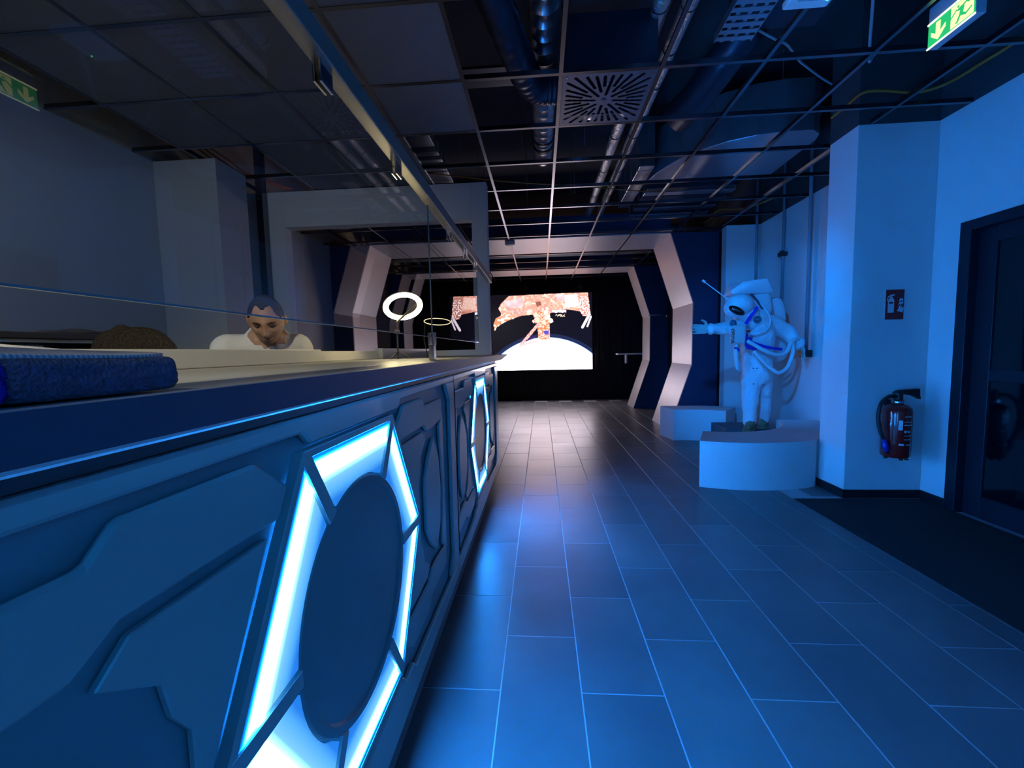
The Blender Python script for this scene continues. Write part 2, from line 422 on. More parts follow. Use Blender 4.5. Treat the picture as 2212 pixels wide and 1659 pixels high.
# boards near the counter's side run
# partition with wide opening behind the counter
PY = 4.22
mb = MB().box((XL, PY, 0), (-2.60, PY+.12, CZ-.01)).box((-.667, PY, 0), (-.513, PY+.12, CZ-.01)).box((-2.60, PY, 2.57), (-.667, PY+.12, CZ-.01)).box((-2.60, PY, 0), (-.667, PY+.12, 1.283))
struct(mb.obj('wall_partition', M['wall'], bev=.003))
o = struct(box('trim_1', (-2.83, PY-.08, 0), (-2.765, PY-.005, 3.7), M['tee']))

# door
dr = empty('door_1', (XR+.06, 2.25, 0), kind='structure')
L0 = Vector(dr.location)
def dbox(n, a, b, m, par=dr, bev=.003):
    return MB().box(Vector(a)-L0, Vector(b)-L0).obj(n, m, par, bev=bev)
mb = MB()
for a, b in (((3.03, 3.23, 0), (3.2, 3.31, 2.11)), ((3.03, 1.2705, 2.0405), (3.2, 3.2295, 2.11)), ((3.03, 1.2, 0), (3.2, 1.27, 2.11))): mb.box(Vector(a)-L0, Vector(b)-L0)
mb.obj('door_frame', M['door'], dr, bev=.004)
for y0, y1 in ((2.25, 3.23), (1.27, 2.25)):
    mb = MB()
    for a, b in (((3.09, y0, 0), (3.13, y0+.12, 2.04)), ((3.09, y1-.12, 0), (3.13, y1, 2.04)), ((3.09, y0+.1205, 1.93), (3.13, y1-.1205, 2.04)), ((3.09, y0+.1205, .0), (3.13, y1-.1205, .16)), ((3.09, y0+.1205, .98), (3.13, y1-.1205, 1.06))):
        mb.box(Vector(a)-L0, Vector(b)-L0)
    lf = mb.obj('door_leaf', M['door'], dr, bev=.003)
    for z0, z1 in ((.16, .98), (1.06, 1.93)):
        MB().box(Vector((3.10, y0+.12, z0))-L0, Vector((3.12, y1-.12, z1))-L0).obj('glass_pane', M['dglass'], lf)
# entrance mat
mt = box('entrance_mat', (2.052, -1.2, .0), (3.03, 3.49, .007), M['mat'])
tag(mt, 'dark carpet entrance mat lying before the dark blue door', 'mat')
tag(box('threshold_strip', (2.05, 3.492, 0), (2.42, 3.505, .006), M['strip']), 'thin steel edging strip at the far end of the dark mat', 'strip')

# ------------------------------------------------------------------ spaceship portals
def portal(y0, y1, label):
    hw = [(2.275, CZ+.01), (2.608, 1.915), (2.60, 1.0), (2.27, 0)]; cx = -.345
    L = Vector((cx, y0, 0)); root = empty('portal_frame', L, label, 'portal', 'hexagonal portals across the hall')
    xr, xl = 2.625-cx, XL+.005-cx
    for s, xe in ((1, xr), (-1, -xl)):
        pts = [(s*a, b) for a, b in hw]+[(s*xe, 0), (s*xe, CZ+.01)]
        for yy, n in ((0, 'face_board'), (y1-y0-.02, 'rear_board')):
            MB().prism(pts, 1, yy, yy+.02).obj(n, M['navy'], root)
        for k in range(3):
            (a, b), (c, d) = hw[k], hw[k+1]
            t = .012
            MB().prism([(s*a, b), (s*c, d), (s*(c+t), d), (s*(a+t), b)], 1, .0205, y1-y0-.0205).obj('reveal_panel', M['silver'], root)
            MB().prism([(s*a, b), (s*c, d), (s*(c+.003), d), (s*(a+.003), b)], 1, -.003, 0).obj('edge_trim', M['silver'], root)
    mb_ = MB().box((-2.27, 0, CZ+.004), (2.27, y1-y0, CZ+.02)); mb_.obj('soffit_panel', M['silver'], root)
    MB().box((-2.27, 0, CZ+.021), (2.27, .02, 3.25)).obj('header_board', M['navy'], root)
    return root
portal(6.45, 7.42, 'nearer hexagonal portal with navy front and silver reveals beside the astronaut')
portal(8.9, 9.55, 'farther hexagonal portal with navy front and silver reveals before the screen')

# black curtain and screen
def curtain():
    v = []; f = []; n = 160
    for i in range(n+1):
        x = -3.18+5.78*i/n; y = 10.55+.018*math.sin(i*1.35)+.008*math.sin(i*.6)
        v += [(x, y, .01), (x, y, 2.98)]
    for i in range(n): f.append((2*i, 2*i+2, 2*i+3, 2*i+1))
    me = mesh('black_curtain', v, f); o = link('black_curtain', me, M['black'], smooth=True)
    so = o.modifiers.new('s', 'SOLIDIFY'); so.thickness = .006
    return tag(o, 'black curtain closing the hall behind the glowing space picture', 'curtain')
curtain()

SX0, SX1, SZ0, SZ1, SY = -1.225, 1.262, .775, 2.645, 10.46
def picture(parent):
    """space station over a bright planet; drawn in picture units 0..100 x 0..75"""
    PXW, PXH = 1685., 1225.
    def inside(p, poly):
        c = False; n = len(poly); x, y = p
        for i in range(n):
            x1, y1 = poly[i]; x2, y2 = poly[i-1]
            if (y1 > y) != (y2 > y) and x < (x2-x1)*(y-y1)/(y2-y1)+x1: c = not c
        return c
    def seg(p, a, b):
        ax, ay = a; bx, by = b; dx, dy = bx-ax, by-ay; t = max(0, min(1, ((p[0]-ax)*dx+(p[1]-ay)*dy)/(dx*dx+dy*dy)))
        return math.hypot(p[0]-ax-t*dx, p[1]-ay-t*dy)
    truss = [(380,285),(1690,255),(1710,420),(1735,620),(1700,640),(1610,640),(1565,560),(1330,520),(1180,545),(1090,570),(1000,600),(900,600),(760,590),(560,610),(300,700),(160,780),(130,850),(112,730),(150,640),(230,600),(245,560),(200,480),(250,400)]
    grey = [[(290,390),(330,360),(450,340),(500,480),(370,480)],[(450,350),(610,310),(625,450),(510,490)],[(1160,290),(1310,290),(1310,400),(1200,380)]]
    light = [(1310,300),(1510,280),(1560,480),(1320,490)]
    dark = [[(860,540),(960,560),(940,600),(880,590)],[(820,390),(900,380),(930,440),(850,470)]]
    module = [(850,560),(1060,560),(1055,1000),(860,1010)]
    bluep = [(945,860),(1040,850),(1035,925),(970,915)]
    blobs = [((820,600),45),((850,680),60),((1030,640),55),((1080,700),40),((960,720),50),((790,700),30),((1000,560),45),((1020,500),30)]
    ch = []
    NX, NY = 250, 186; v = []; f = []; cols = []
    ex, ey, er = 985., 2190., 1215.
    for j in range(NY+1):
        for i in range(NX+1):
            x = 75+PXW*i/NX; y = 265+PXH*j/NY
            v.append((SX0+(SX1-SX0)*i/NX, SY-.012, SZ1-(SZ1-SZ0)*j/NY)); p = (x, y)
            nz = noise.noise(Vector((x*.012, y*.012, 0))); nf = noise.noise(Vector((x*.05, y*.05, 3))); cell = .5+.9*(noise.cell(Vector((x*.028, y*.035, 1)))-.5)*(1 if nz > -.05 else .55)
            c = (.004, .003, .006)
            d = math.hypot((x-ex), (y-ey))
            if d < er+14:
                t = max(0, min(1, (er+14-d)/60)); left = max(0, min(1, (520-x)/420))
                w = (4.2, 3.5, 3.9); b = (.12, .5, 1.6)
                t2 = max(t*(1-.75*left), max(0, min(1, (y-1240)/120)))
                c = tuple(b[k]*(1-t2)+w[k]*t2 for k in range(3))
                if t < .12: c = tuple(q*t/.12 for q in c)
                if abs(y-1105-12*math.sin(x*.01)) < 18+14*nz and 540 < x < 1400: c = (.62, .80, .95)
                if 1520 < x < 1690 and abs(y-1190-(x-1520)*.55) < 26+60*nz: c = (.55, .82, .98)
            elif d < er+70: c = (.01, .015, .05)
            if inside(p, truss):
                c = (.95+.25*nz, .42+.3*nz+.12*nf, .33+.28*nz+.12*nf)
                if cell > .86: c = (1.25, .75, .62)
                if cell < .10: c = (.6, .26, .2)
                if y > 640 or (x < 420 and y > 560 and nf > .2): c = (1.5, 1.2, .8) if cell > .45 else (.5, .2, .1)
                if x > 1560 and y > 330: c = (1.5, 1.1, 1.1) if nf > .05 else (.5, .18, .14)
                for g in grey:
                    if inside(p, g): c = (.55+.15*nz, .40+.15*nz, .42+.15*nz)
                if inside(p, light): c = (1.1+.3*nf, .68+.3*nf, .58+.2*nf)
                for g in dark:
                    if inside(p, g): c = (.22, .08, .06)
                if 330 < x < 720:
                    q = (y-(560-((x-540)/190)**2*80))
                    if abs(q) < 7 or abs(q+26) < 5: c = (.4, .22, .24)
            if seg(p, (870, 745), (560, 1085)) < 24: c = (.95, .4, .36) if nf > -.15 else (.55, .2, .2)
            if seg(p, (560, 1085), (1000, 985)) < 18: c = (.85, .42, .42)
            if seg(p, (660, 1010), (800, 960)) < 14: c = (.05, .02, .10)
            if inside(p, module):
                c = (1.1, .16, .05) if cell > .3 else (.75, .3, .25)
                if nf > .22: c = (1.3, .75, .6)
                if inside(p, bluep): c = (.06, .06, .38)
            if 850 < x < 1050 and 1000 < y < 1100 and abs(x-950) < 95: c = (2.4, 2.2, 2.2)
            if 855 < x < 1045 and abs(y-1095) < 6: c = (1.0, .7, .6)
            if 870 < x < 1015 and abs(math.hypot((x-942)/1.1, (y-1115)*1.2)-60) < 6 and y > 1110: c = (1.0, .75, .65)
            for (bx, by), rr in blobs:
                if math.hypot(x-bx, y-by) < rr*(.8+.5*nf):
                    c = (1.7, 1.25, .85) if bx > 980 else (1.15, .5, .4)
            for a, b, w in (((1700,640),(1600,815),20),((1740,650),(1680,805),13)):
                if seg(p, a, b) < w: c = (1.1, .9, 1.05)
            if 1100 < x < 1330 and 530 < y < 570+10*nf: c = (1.5, 1.2, 1.4)
            if 1150 < x < 1330 and 600 < y < 640 and nf > .12: c = (1.2, .9, .6)
            cols.append(c)
    for j in range(NY):
        for i in range(NX):
            a = j*(NX+1)+i; f.append((a, a+NX+1, a+NX+2, a+1))
    off = Vector(parent.location)
    me = mesh('picture', [Vector(q)-off for q in v], f)
    at = me.color_attributes.new('c', 'FLOAT_COLOR', 'POINT')
    flat = []
    for c in cols: flat += [max(0, c[0]), max(0, c[1]), max(0, c[2]), 1]
    at.data.foreach_set('color', flat)
    m, t, b = nt('screen_picture'); b.inputs['Base Color'].default_value = (.01, .01, .01, 1); b.inputs['Roughness'].default_value = .3
    vc = t.nodes.new('ShaderNodeVertexColor'); vc.layer_name = 'c'
    t.links.new(vc.outputs[0], b.inputs['Emission Color']); b.inputs['Emission Strength'].default_value = SCR
    return link('picture', me, m, parent)
SCR = 1.9
sc = empty('video_wall', ((SX0+SX1)/2, SY, SZ0), 'large glowing video wall showing a space station above a bright planet', 'screen')
o_ = Vector(sc.location)
MB().box(Vector((SX0-.02, SY-.01, SZ0-.02))-o_, Vector((SX1+.02, SY+.05, SZ1+.02))-o_).obj('screen_housing', M['black'], sc)
picture(sc)
for x in (-.35, .98):
    MB().tube([Vector((x, SY, SZ1+.02))-o_, Vector((x, SY, 3.6))-o_], .004, 6).obj('suspension_wire', M['tee'], sc)
    mb = MB(); mb.tube([Vector((x+.03*math.cos(t*PI/6), SY-.02, 2.78+.03*math.sin(t*PI/6)))-o_ for t in range(13)], .004, 6, cap=False); mb.obj('ring_hook', M['tee'], sc)

# ------------------------------------------------------------------ service counter
CXF = -.44
def counter_unit(cy, y0, y1, label):
    root = empty('counter_unit', (CXF, cy, .68), label, 'counter', 'lit counter units in a row')
    zc = .68
    def X(d): return d            # local depth, + is towards the hall
    L, R = y0-cy+.003, y1-cy-.003
    B = lambda a, b: MB().box((a[0], a[1], a[2]-zc), (b[0], b[1], b[2]-zc))
    B((-.60, L, .11), (-.022, R, 1.148)).obj('carcass', M['cdark'], root)
    B((-.60, L, 0), (-.07, R, .109)).obj('toe_kick', M['skirt'], root)
    def plate(n, pts, d0, d1, m, bev=.0055):
        return MB().prism([(a, b-zc) for a, b in pts], 0, d0, d1).obj(n, m, root, bev=bev, seg=1)
    # frame rails and stiles
    plate('top_rail', [(L,1.148),(R,1.148),(R,1.118),(.70,1.118),(.31,1.118),(.29,1.092),(-.20,1.092),(-.225,1.118),(L,1.118)], -.02, 0, M['cpanel'])
    plate('bottom_rail', [(L,.112),(R,.112),(R,.175),(.36,.20),(.34,.225),(.26,.225),(.24,.255),(-.24,.255),(-.26,.225),(-.34,.225),(-.36,.20),(L,.175)], -.02, 0, M['cpanel'])
    plate('stile', [(R,.176),(R,1.117),(.93,1.117),(1.0,1.03),(1.0,.28),(.93,.19)], -.02, -.0005, M['cpanel'])
    plate('stile', [(L,.176),(L,1.117),(-.86,1.117),(-.90,1.05),(-.90,.26),(-.86,.19)], -.02, -.0005, M['cpanel'])
    for s in (-1, 1):
        for q in (-1, 1):
            u = lambda pts: [(s*a, zc+q*(b-zc)) for a, b in pts]
            plate('upper_plate' if q > 0 else 'lower_plate', u([(.86,1.06),(.60,1.06),(.565,1.095),(.35,1.095),(.27,1.035),(.30,.985),(.57,.985),(.62,.955),(.70,.955),(.86,.97)]), -.02, -.006, M['cpanel2'])
        u = lambda pts: [(s*a, b) for a, b in pts]
        plate('side_plate', u([(.33,.965),(.56,.965),(.60,.93),(.53,.88),(.52,.83),(.495,.79),(.495,.57),(.52,.53),(.53,.48),(.60,.43),(.56,.395),(.33,.395),(.475,.66),(.475,.70)]), -.02, -.009, M['cpanel2'], .002)
        plate('lozenge_plate', u([(.70,.92),(.62,.86),(.56,.78),(.56,.58),(.62,.50),(.70,.44),(.77,.54),(.79,.68),(.77,.82)]), -.02, -.004, M['cpanel'])
        plate('outer_plate', u([(.80,.94),(.82,.82),(.84,.68),(.82,.54),(.80,.42),(.88,.36),(.88,1.0)]), -.02, -.008, M['cpanel2'])
    # hexagon of lit segments round a dark disc
    HV = [(.445*math.cos(k*PI/3), .385/.866*math.sin(k*PI/3)) for k in range(6)]
    rc = .288
    hexo = [(a*1.045, b*1.045) for a, b in HV]
    for k in range(6):
        a0, a1 = k*PI/3, (k+1)*PI/3; ga = .085
        arc = [(rc*math.cos(t), rc*math.sin(t)) for t in [a0+ga+(a1-a0-2*ga)*i/9 for i in range(10)]]
        h0, h1 = Vector(HV[k]), Vector(HV[(k+1) % 6]); d = (h1-h0).normalized(); gap = .022
        p0, p1 = h0+d*gap, h1-d*gap
        MB().prism([tuple(q) for q in arc]+[tuple(p1), tuple(p0)], 0, -.018, -.0005).obj('light_segment', M['lp'], root)
        # bezel edge bar and spoke
        e0, e1 = Vector(HV[k])*1.008, Vector(HV[(k+1) % 6])*1.008; f0, f1 = Vector(HV[k])*1.05, Vector(HV[(k+1) % 6])*1.05
        MB().prism([tuple(e0), tuple(e1), tuple(f1), tuple(f0)], 0, -.02, .002).obj('bezel_bar', M['cpanel2'], root, bev=.002, seg=1)
        dr_ = Vector((math.cos(a0), math.sin(a0))); n_ = Vector((-dr_.y, dr_.x)); w = .017
        r1 = Vector(HV[k]).length*1.02; r0 = rc-.01
        MB().prism([tuple(dr_*r0+n_*w), tuple(dr_*r1+n_*w), tuple(dr_*r1-n_*w), tuple(dr_*r0-n_*w)], 0, -.02, .003).obj('spoke', M['cpanel2'], root, bev=.002, seg=1)
    MB().lathe([(.284, -.02), (.284, -.006), (.279, -.001), (.262, -.001), (.256, -.007), (.2, -.0075), (.001, -.008)], (0, 0, 0), 64, 0).obj('centre_disc', M['disc'], root, smooth=False)
    return root
counter_unit(.96, .03, 2.06, 'first counter unit, whose large lit hexagon faces the near floor')
counter_unit(2.96, 2.06, 4.16, 'second counter unit, with the smaller-looking lit hexagon by the partition')
counter_unit(-1.07, -2.0, .03, 'third counter unit, unseen, added before the near end for its blue light')  # out of view, put in so its panels add blue wash
# worktop
mb = MB()
mb.prism([(-2.0, 1.179), (-2.0, 1.227), (4.75, 1.227), (4.75, 1.218), (4.05, 1.179)], 0, -.512, -.385)
mb.box((-1.16, -2.0, 1.179), (-.512, 4.21, 1.227))
wt = mb.obj('worktop', M['ctop'], bev=.002, seg=2)
MB().prism([(-2.0, 1.181), (-2.0, 1.2255), (4.74, 1.2255), (4.74, 1.2175), (4.05, 1.181)], 0, -.3845, -.382).obj('front_edging', M['edging'], wt)
MB().prism([(-.3818, 1.1815), (-.3818, 1.184), (-.3850, 1.184), (-.3850, 1.178)], 1, -2.0, 4.05).obj('lower_chamfer', M['podium'], wt)
tag(wt, 'long grey worktop running along the top of the lit counter', 'worktop')
box('shade_strip', (-.50, -1.99, 1.150), (-.452, 4.1, 1.178), M['cshade'], wt)  # dark strip painting the shaded gap between worktop and panels
# raised ledge pieces at the back of the worktop
tag(box('raised_ledge', (-1.16, -.2, 1.228), (-1.10, 2.03, 1.289), M['riser'], bev=.003), 'long cream raised ledge in front of the leaning man', 'ledge', 'raised ledges along the worktop')
tag(box('raised_ledge', (-1.18, 2.035, 1.228), (-1.13, 2.83, 1.282), M['riser'], bev=.003), 'short cream raised ledge, set back beyond the long one', 'ledge', 'raised ledges along the worktop')
tag(box('raised_ledge', (-1.15, 2.835, 1.228), (-1.095, 4.20, 1.30), M['riser2'], bev=.003), 'grey raised ledge below the ring lamp, reaching to the partition', 'ledge', 'raised ledges along the worktop')
# towel
def towel():
    root = empty('folded_towel', (-.5, .3, 1.227), 'folded blue towel with a violet end and white waffle top at the worktop edge', 'towel')
    def slab(x0, x1, y0, y1, z0, z1, zb, n, m, amp):
        v = []; f = []; NX, NY, NZ = 14, 30, 6
        bm = bmesh.new(); bmesh.ops.create_cube(bm, size=1)
        bmesh.ops.subdivide_edges(bm, edges=bm.edges[:], cuts=15, use_grid_fill=True)
        for q in bm.verts:
            x, y, z = q.co
            # soften the corners
            rx = abs(x*2)**6; rz = abs(z*2)**6; ry = abs(y*2)**8
            x *= 1-.06*rz; z *= 1-.10*rx-.06*ry; y *= 1-.012*rz
            X_ = x0+(x1-x0)*(x+.5); Y_ = y0+(y1-y0)*(y+.5); t = (x+.5)
            top = z1*t+zb*(1-t); Z_ = z0+(top-z0)*(z+.5)
            Z_ += amp*noise.noise(Vector((X_*9, Y_*14, 2)))*(z+.5)
            X_ += amp*.6*noise.noise(Vector((Z_*60, Y_*22, 5))); Y_ += amp*.7*noise.noise(Vector((Z_*180, X_*30, 8)))
            q.co = (X_+.5, Y_-.3, Z_-1.227)
        me = bpy.data.meshes.new(n); bm.to_mesh(me); bm.free(); return link(n, me, m, root, smooth=True)
    slab(-.60, -.392, .283, .424, 1.2275, 1.2655, 1.272, 'terry_layer', M['towel'], .004)
    slab(-.60, -.394, .08, .281, 1.2275, 1.2655, 1.272, 'violet_layer', M['violet'], .003)
    slab(-.66, -.402, .06, .420, 1.262, 1.2685, 1.287, 'waffle_top', M['waffle'], .003)
    return root
towel()

# ------------------------------------------------------------------ glass screen on a rail
GX = -.50
gr = empty('hanging_glass_screen', (GX, 1.9, 1.33), 'clear hanging glass screen in two panes above the counter', 'glass screen')
go = Vector(gr.location)
for y0, y1 in ((.0, 1.912), (1.918, 3.35)):
    gp = MB().add([Vector((GX, y0, 1.335))-go, Vector((GX, y1, 1.335))-go, Vector((GX, y1, 1.925))-go, Vector((GX, y0, 1.925))-go], [(0, 1, 2, 3)]).obj('glass_pane', M['glass'], gr)
    MB().box(Vector((GX-.003, y0, 1.3325))-go, Vector((GX+.003, y1, 1.3352))-go).obj('pane_edge', M['gedge'], gr)
    MB().box(Vector((GX-.003, y1-.002, 1.3355))-go, Vector((GX+.003, y1, 1.925))-go).obj('pane_edge', M['gedge'], gr)
for y in (1.0, 1.5, 2.35, 2.85, 3.28):
    mb = MB().box(Vector((GX-.011, y-.028, 1.885))-go, Vector((GX-.0045, y+.028, 1.972))-go).box(Vector((GX+.0045, y-.028, 1.885))-go, Vector((GX+.011, y+.028, 1.972))-go)
    cp = mb.obj('glass_clip', M['chrome'], gr, bev=.002)
rl = empty('suspended_rail', (GX, 1.5, 1.94), 'long metal rail hanging over the counter and carrying the glass', 'rail')
ro = Vector(rl.location)
MB().box(Vector((GX-.022, -1.0, 1.94))-ro, Vector((GX+.022, 4.21, 1.995))-ro).obj('rail_bar', M['rail'], rl, bev=.003)
for y in (-.8, -.1):
    MB().tube([Vector((GX, y, 1.99))-ro, Vector((GX, y, 3.94))-ro], .004, 8).obj('hanger_rod', M['tee'], rl)
pc = empty('glass_clamp', (GX, 1.905, 1.228), 'small chrome clamp post standing on the worktop under the glass seam', 'clamp')
MB().box((-.012, -.022, 0), (.012, .022, .07)).obj('post', M['chrome'], pc, bev=.003)
MB().box((-.014, -.024, .07), (-.005, .024, .125)).box((.005, -.024, .07), (.014, .024, .125)).obj('jaw', M['chrome'], pc, bev=.002)

# ------------------------------------------------------------------ ring lamp and its modelled reflection
def torus(R, r, mtx, n=64, k=14, sq=1.0):
    v = []; f = []
    for i in range(n):
        a = 2*PI*i/n
        for j in range(k):
            b = 2*PI*j/k; v.append(mtx @ Vector(((R+r*math.cos(b))*math.cos(a), (R+r*math.cos(b))*math.sin(a), r*sq*math.sin(b))))
    for i in range(n):
        for j in range(k): f.append((i*k+j, ((i+1) % n)*k+j, ((i+1) % n)*k+(j+1) % k, i*k+(j+1) % k))
    return v, f
RC = Vector((-.80, 2.42, 1.532))
rg = empty('ring_lamp', (-.86, 2.47, 1.2275), 'glowing warm ring lamp on a thin black stand on the worktop', 'lamp')
ro2 = Vector(rg.location)
nrm = Vector((.30, -.52, -.80)).normalized()      # the ring looks down towards the worktop and the camera
rq = nrm.to_track_quat('Z', 'Y').to_matrix().to_4x4()
e1 = Vector((.80, -.1, -.36)); e1 = (e1-nrm*e1.dot(nrm)).normalized(); e2 = nrm.cross(e1)
RM = Matrix(((e1.x, e2.x, nrm.x, 0), (e1.y, e2.y, nrm.y, 0), (e1.z, e2.z, nrm.z, 0), (0, 0, 0, 1)))
v, f = torus(.098, .0155, Matrix.Translation(RC-ro2) @ RM, sq=.5); MB().add(v, f).obj('glowing_ring', M['ring'], rg, smooth=True)
v, f = torus(.098, .017, Matrix.Translation(RC-ro2-nrm*.008) @ RM, sq=.5); MB().add(v, f).obj('ring_back', M['plastic'], rg, smooth=True)
e = RC+e1*.1+e2*.02-nrm*.01
MB().tube([e-ro2, Vector((.01, -.02, .22)), Vector((0, 0, .16)), Vector((0, 0, .0))], .006, 8).obj('stand_pole', M['rubber'], rg)
MB().box((-.014, -.012, .15), (.014, .012, .175)).obj('clamp_knob', M['rubber'], rg, bev=.003)
for k in range(3):
    a = k*2*PI/3+.3; MB().tube([(0, 0, .05), (.075*math.cos(a), .075*math.sin(a), .004)], .004, 6).obj('leg', M['rubber'], rg)
hp = empty('ring_reflection', (-.66, 2.66, 1.2275), 'thin glowing hoop added as the reflection of the ring lamp, dimmer and flatter', 'lamp')  # hoop built in place of the ring lamp's reflection in glass
n2 = Vector((.12, -.30, .95)).normalized(); a1 = Vector((1, 0, 0)); a1 = (a1-n2*a1.dot(n2)).normalized(); a2 = n2.cross(a1)
HM = Matrix(((a1.x, a2.x, n2.x, 0), (a1.y, a2.y, n2.y, 0), (a1.z, a2.z, n2.z, 0), (0, 0, 0, 1)))
v, f = torus(.083, .0025, Matrix.Translation((0, 0, .232)) @ HM, 48, 8); MB().add(v, f).obj('reflected_hoop', M['hoop'], hp, smooth=True)
MB().tube([(-.08, 0, .22), (-.09, -.0, .12), (-.07, 0, 0)], .0035, 6).obj('added_stand', M['rubber'], hp)  # made-up stand holding the reflection hoop

# ------------------------------------------------------------------ back desk with equipment
bd = empty('back_desk_unit', (-2.25, 1.1, 0), 'dark low unit with a pale shelf band behind the counter', 'cabinet')
MB().box((-.25, -1.6, 0), (.22, .87, 1.30)).obj('carcass', M['dcloth'], bd, bev=.004)
MB().box((-.24, -1.59, 1.338), (.2, .86, 1.352)).obj('shelf_band', M['riser'], bd)
MB().box((-.26, -1.6, 1.353), (.24, .88, 1.378)).obj('top_board', M['dcloth'], bd, bev=.003)
for y in (-1.5, -.3, .82): MB().box((-.22, y, 1.30), (.18, y+.04, 1.338)).obj('support', M['riser2'], bd)
lm = blob('dark_cloth_heap', [('e', (-2.1, 1.77, 1.383), (.06, .09, .022)), ('e', (-2.1, 1.86, 1.385), (.05, .05, .013)), ('e', (-2.1, 1.68, 1.383), (.05, .07, .012))], .008, M['dcloth'])
tag(lm, 'small dark heap lying on top of the low dark unit', 'cloth')
cr_ = empty('card_terminal', (-1.30, .82, 1.0), 'dark terminal with two red lights behind the towel', 'terminal')
MB().box((-.05, -.06, 0), (.05, .06, .29)).obj('case', M['dclip'], cr_, bev=.006)
for y in (.02, .045): MB().lathe([(.003, 0), (.003, .003)], (.05, y, .278), 10, 0).obj('red_light', M['led_r'], cr_)
tag(box('staff_desk', (-1.40, -.2, .9), (-1.06, 4.1, .94), M['riser2'], bev=.003), 'low staff desk behind the raised ledges', 'desk')

# ------------------------------------------------------------------ head and people
def head_parts(c, F, U, k=1.0):
    """closed head shape; c centre, F facing, U up of head; k scale"""
    F = F.normalized(); R_ = F.cross(U).normalized(); U = R_.cross(F).normalized()
    NU, NV = 56, 40; v = []; f = []
    def g(x, y, cx, cy, s, t): return math.exp(-((x-cx)/s)**2-((y-cy)/t)**2)
    for j in range(NV+1):
        ph = PI*j/NV
        for i in range(NU):
            th = 2*PI*i/NU
            x, y, z = math.sin(ph)*math.sin(th), math.sin(ph)*math.cos(th), math.cos(ph)   # y = forward
            X_, Y_, Z_ = x*.076, y*.092, z*.118
            if z < 0:
                X_ *= 1-.30*(-z)**1.4; 
                if y > 0: Y_ *= 1+.0*z
                else: Y_ *= 1-.35*(-z)
            if z > 0 and y < 0: Y_ *= 1.08
            if y > 0:
                fr = y**.6
                Y_ += fr*(.026*g(X_, Z_, 0, -.022, .013, .017)+.015*g(X_, Z_, 0, .004, .009, .026)+.006*g(X_, Z_, 0, .034, .05, .011))
                Y_ += fr*(.010*g(X_, Z_, 0, -.060, .022, .010)+.012*g(X_, Z_, 0, -.092, .022, .016))
                for s in (-1, 1):
                    Y_ += fr*(-.013*g(X_, Z_, s*.031, .014, .016, .011)+.007*g(X_, Z_, s*.045, -.018, .018, .018)+.004*g(X_, Z_, s*.012, -.033, .007, .007))
                Y_ -= fr*.004*g(X_, Z_, 0, -.053, .03, .0035)
                Y_ -= fr*.005*g(X_, Z_, 0, -.076, .025, .006)
            v.append(c+(R_*X_+F*Y_+U*Z_)*k)
    for j in range(NV):
        for i in range(NU):
            a, b = j*NU+i, j*NU+(i+1) % NU
            q = [a, b, b+NU, a+NU]
            f.append(tuple(q))
    # merge the poles
    bm = bmesh.new(); vs = [bm.verts.new(p) for p in v]
    for q in f:
        try: bm.faces.new([vs[i] for i in q])
        except ValueError: pass
    bmesh.ops.remove_doubles(bm, verts=bm.verts, dist=1e-5); bmesh.ops.recalc_face_normals(bm, faces=bm.faces)
    bm.verts.index_update(); V = [tuple(p.co) for p in bm.verts]; Fc = [tuple(p.index for p in q.verts) for q in bm.faces]; bm.free()
    return ('m', V, Fc), R_, U, F
def hand_parts(w, D, N, side, k=1.0, curl=.35):
    """w wrist, D hand direction, N back-of-hand normal; five fingers of their own length"""
    D = D.normalized(); N = (N-D*N.dot(D)).normalized(); T = D.cross(N)*side
    out = [('e', w+D*.045*k, (.042*k, .017*k, .052*k), Matrix((T, N, D)).transposed()), ('c', w-D*.03*k, w+D*.02*k, .027*k, .028*k)]
    for i, (o_, ln, r) in enumerate(((-.030, .062, .0085), (-.010, .074, .009), (.011, .080, .0092), (.031, .072, .009))):
        b = w+D*.085*k+T*o_*k*1.05; m_ = b+D*ln*.5*k-N*curl*.012*k+T*o_*.12*k; t = m_+D*ln*.5*k*(1-curl*.3)-N*curl*.034*k
        out += [('c', b-D*.02*k, m_, r*1.1*k, r*k), ('c', m_, t, r*k, r*.82*k)]
    b = w+D*.022*k+T*.034*k; m_ = b+(D*.6+T*.9).normalized()*.04*k; t = m_+(D*.95+T*.35-N*.2).normalized()*.032*k
    out += [('c', b, m_, .0135*k, .011*k), ('c', m_, t, .011*k, .009*k)]
    return out

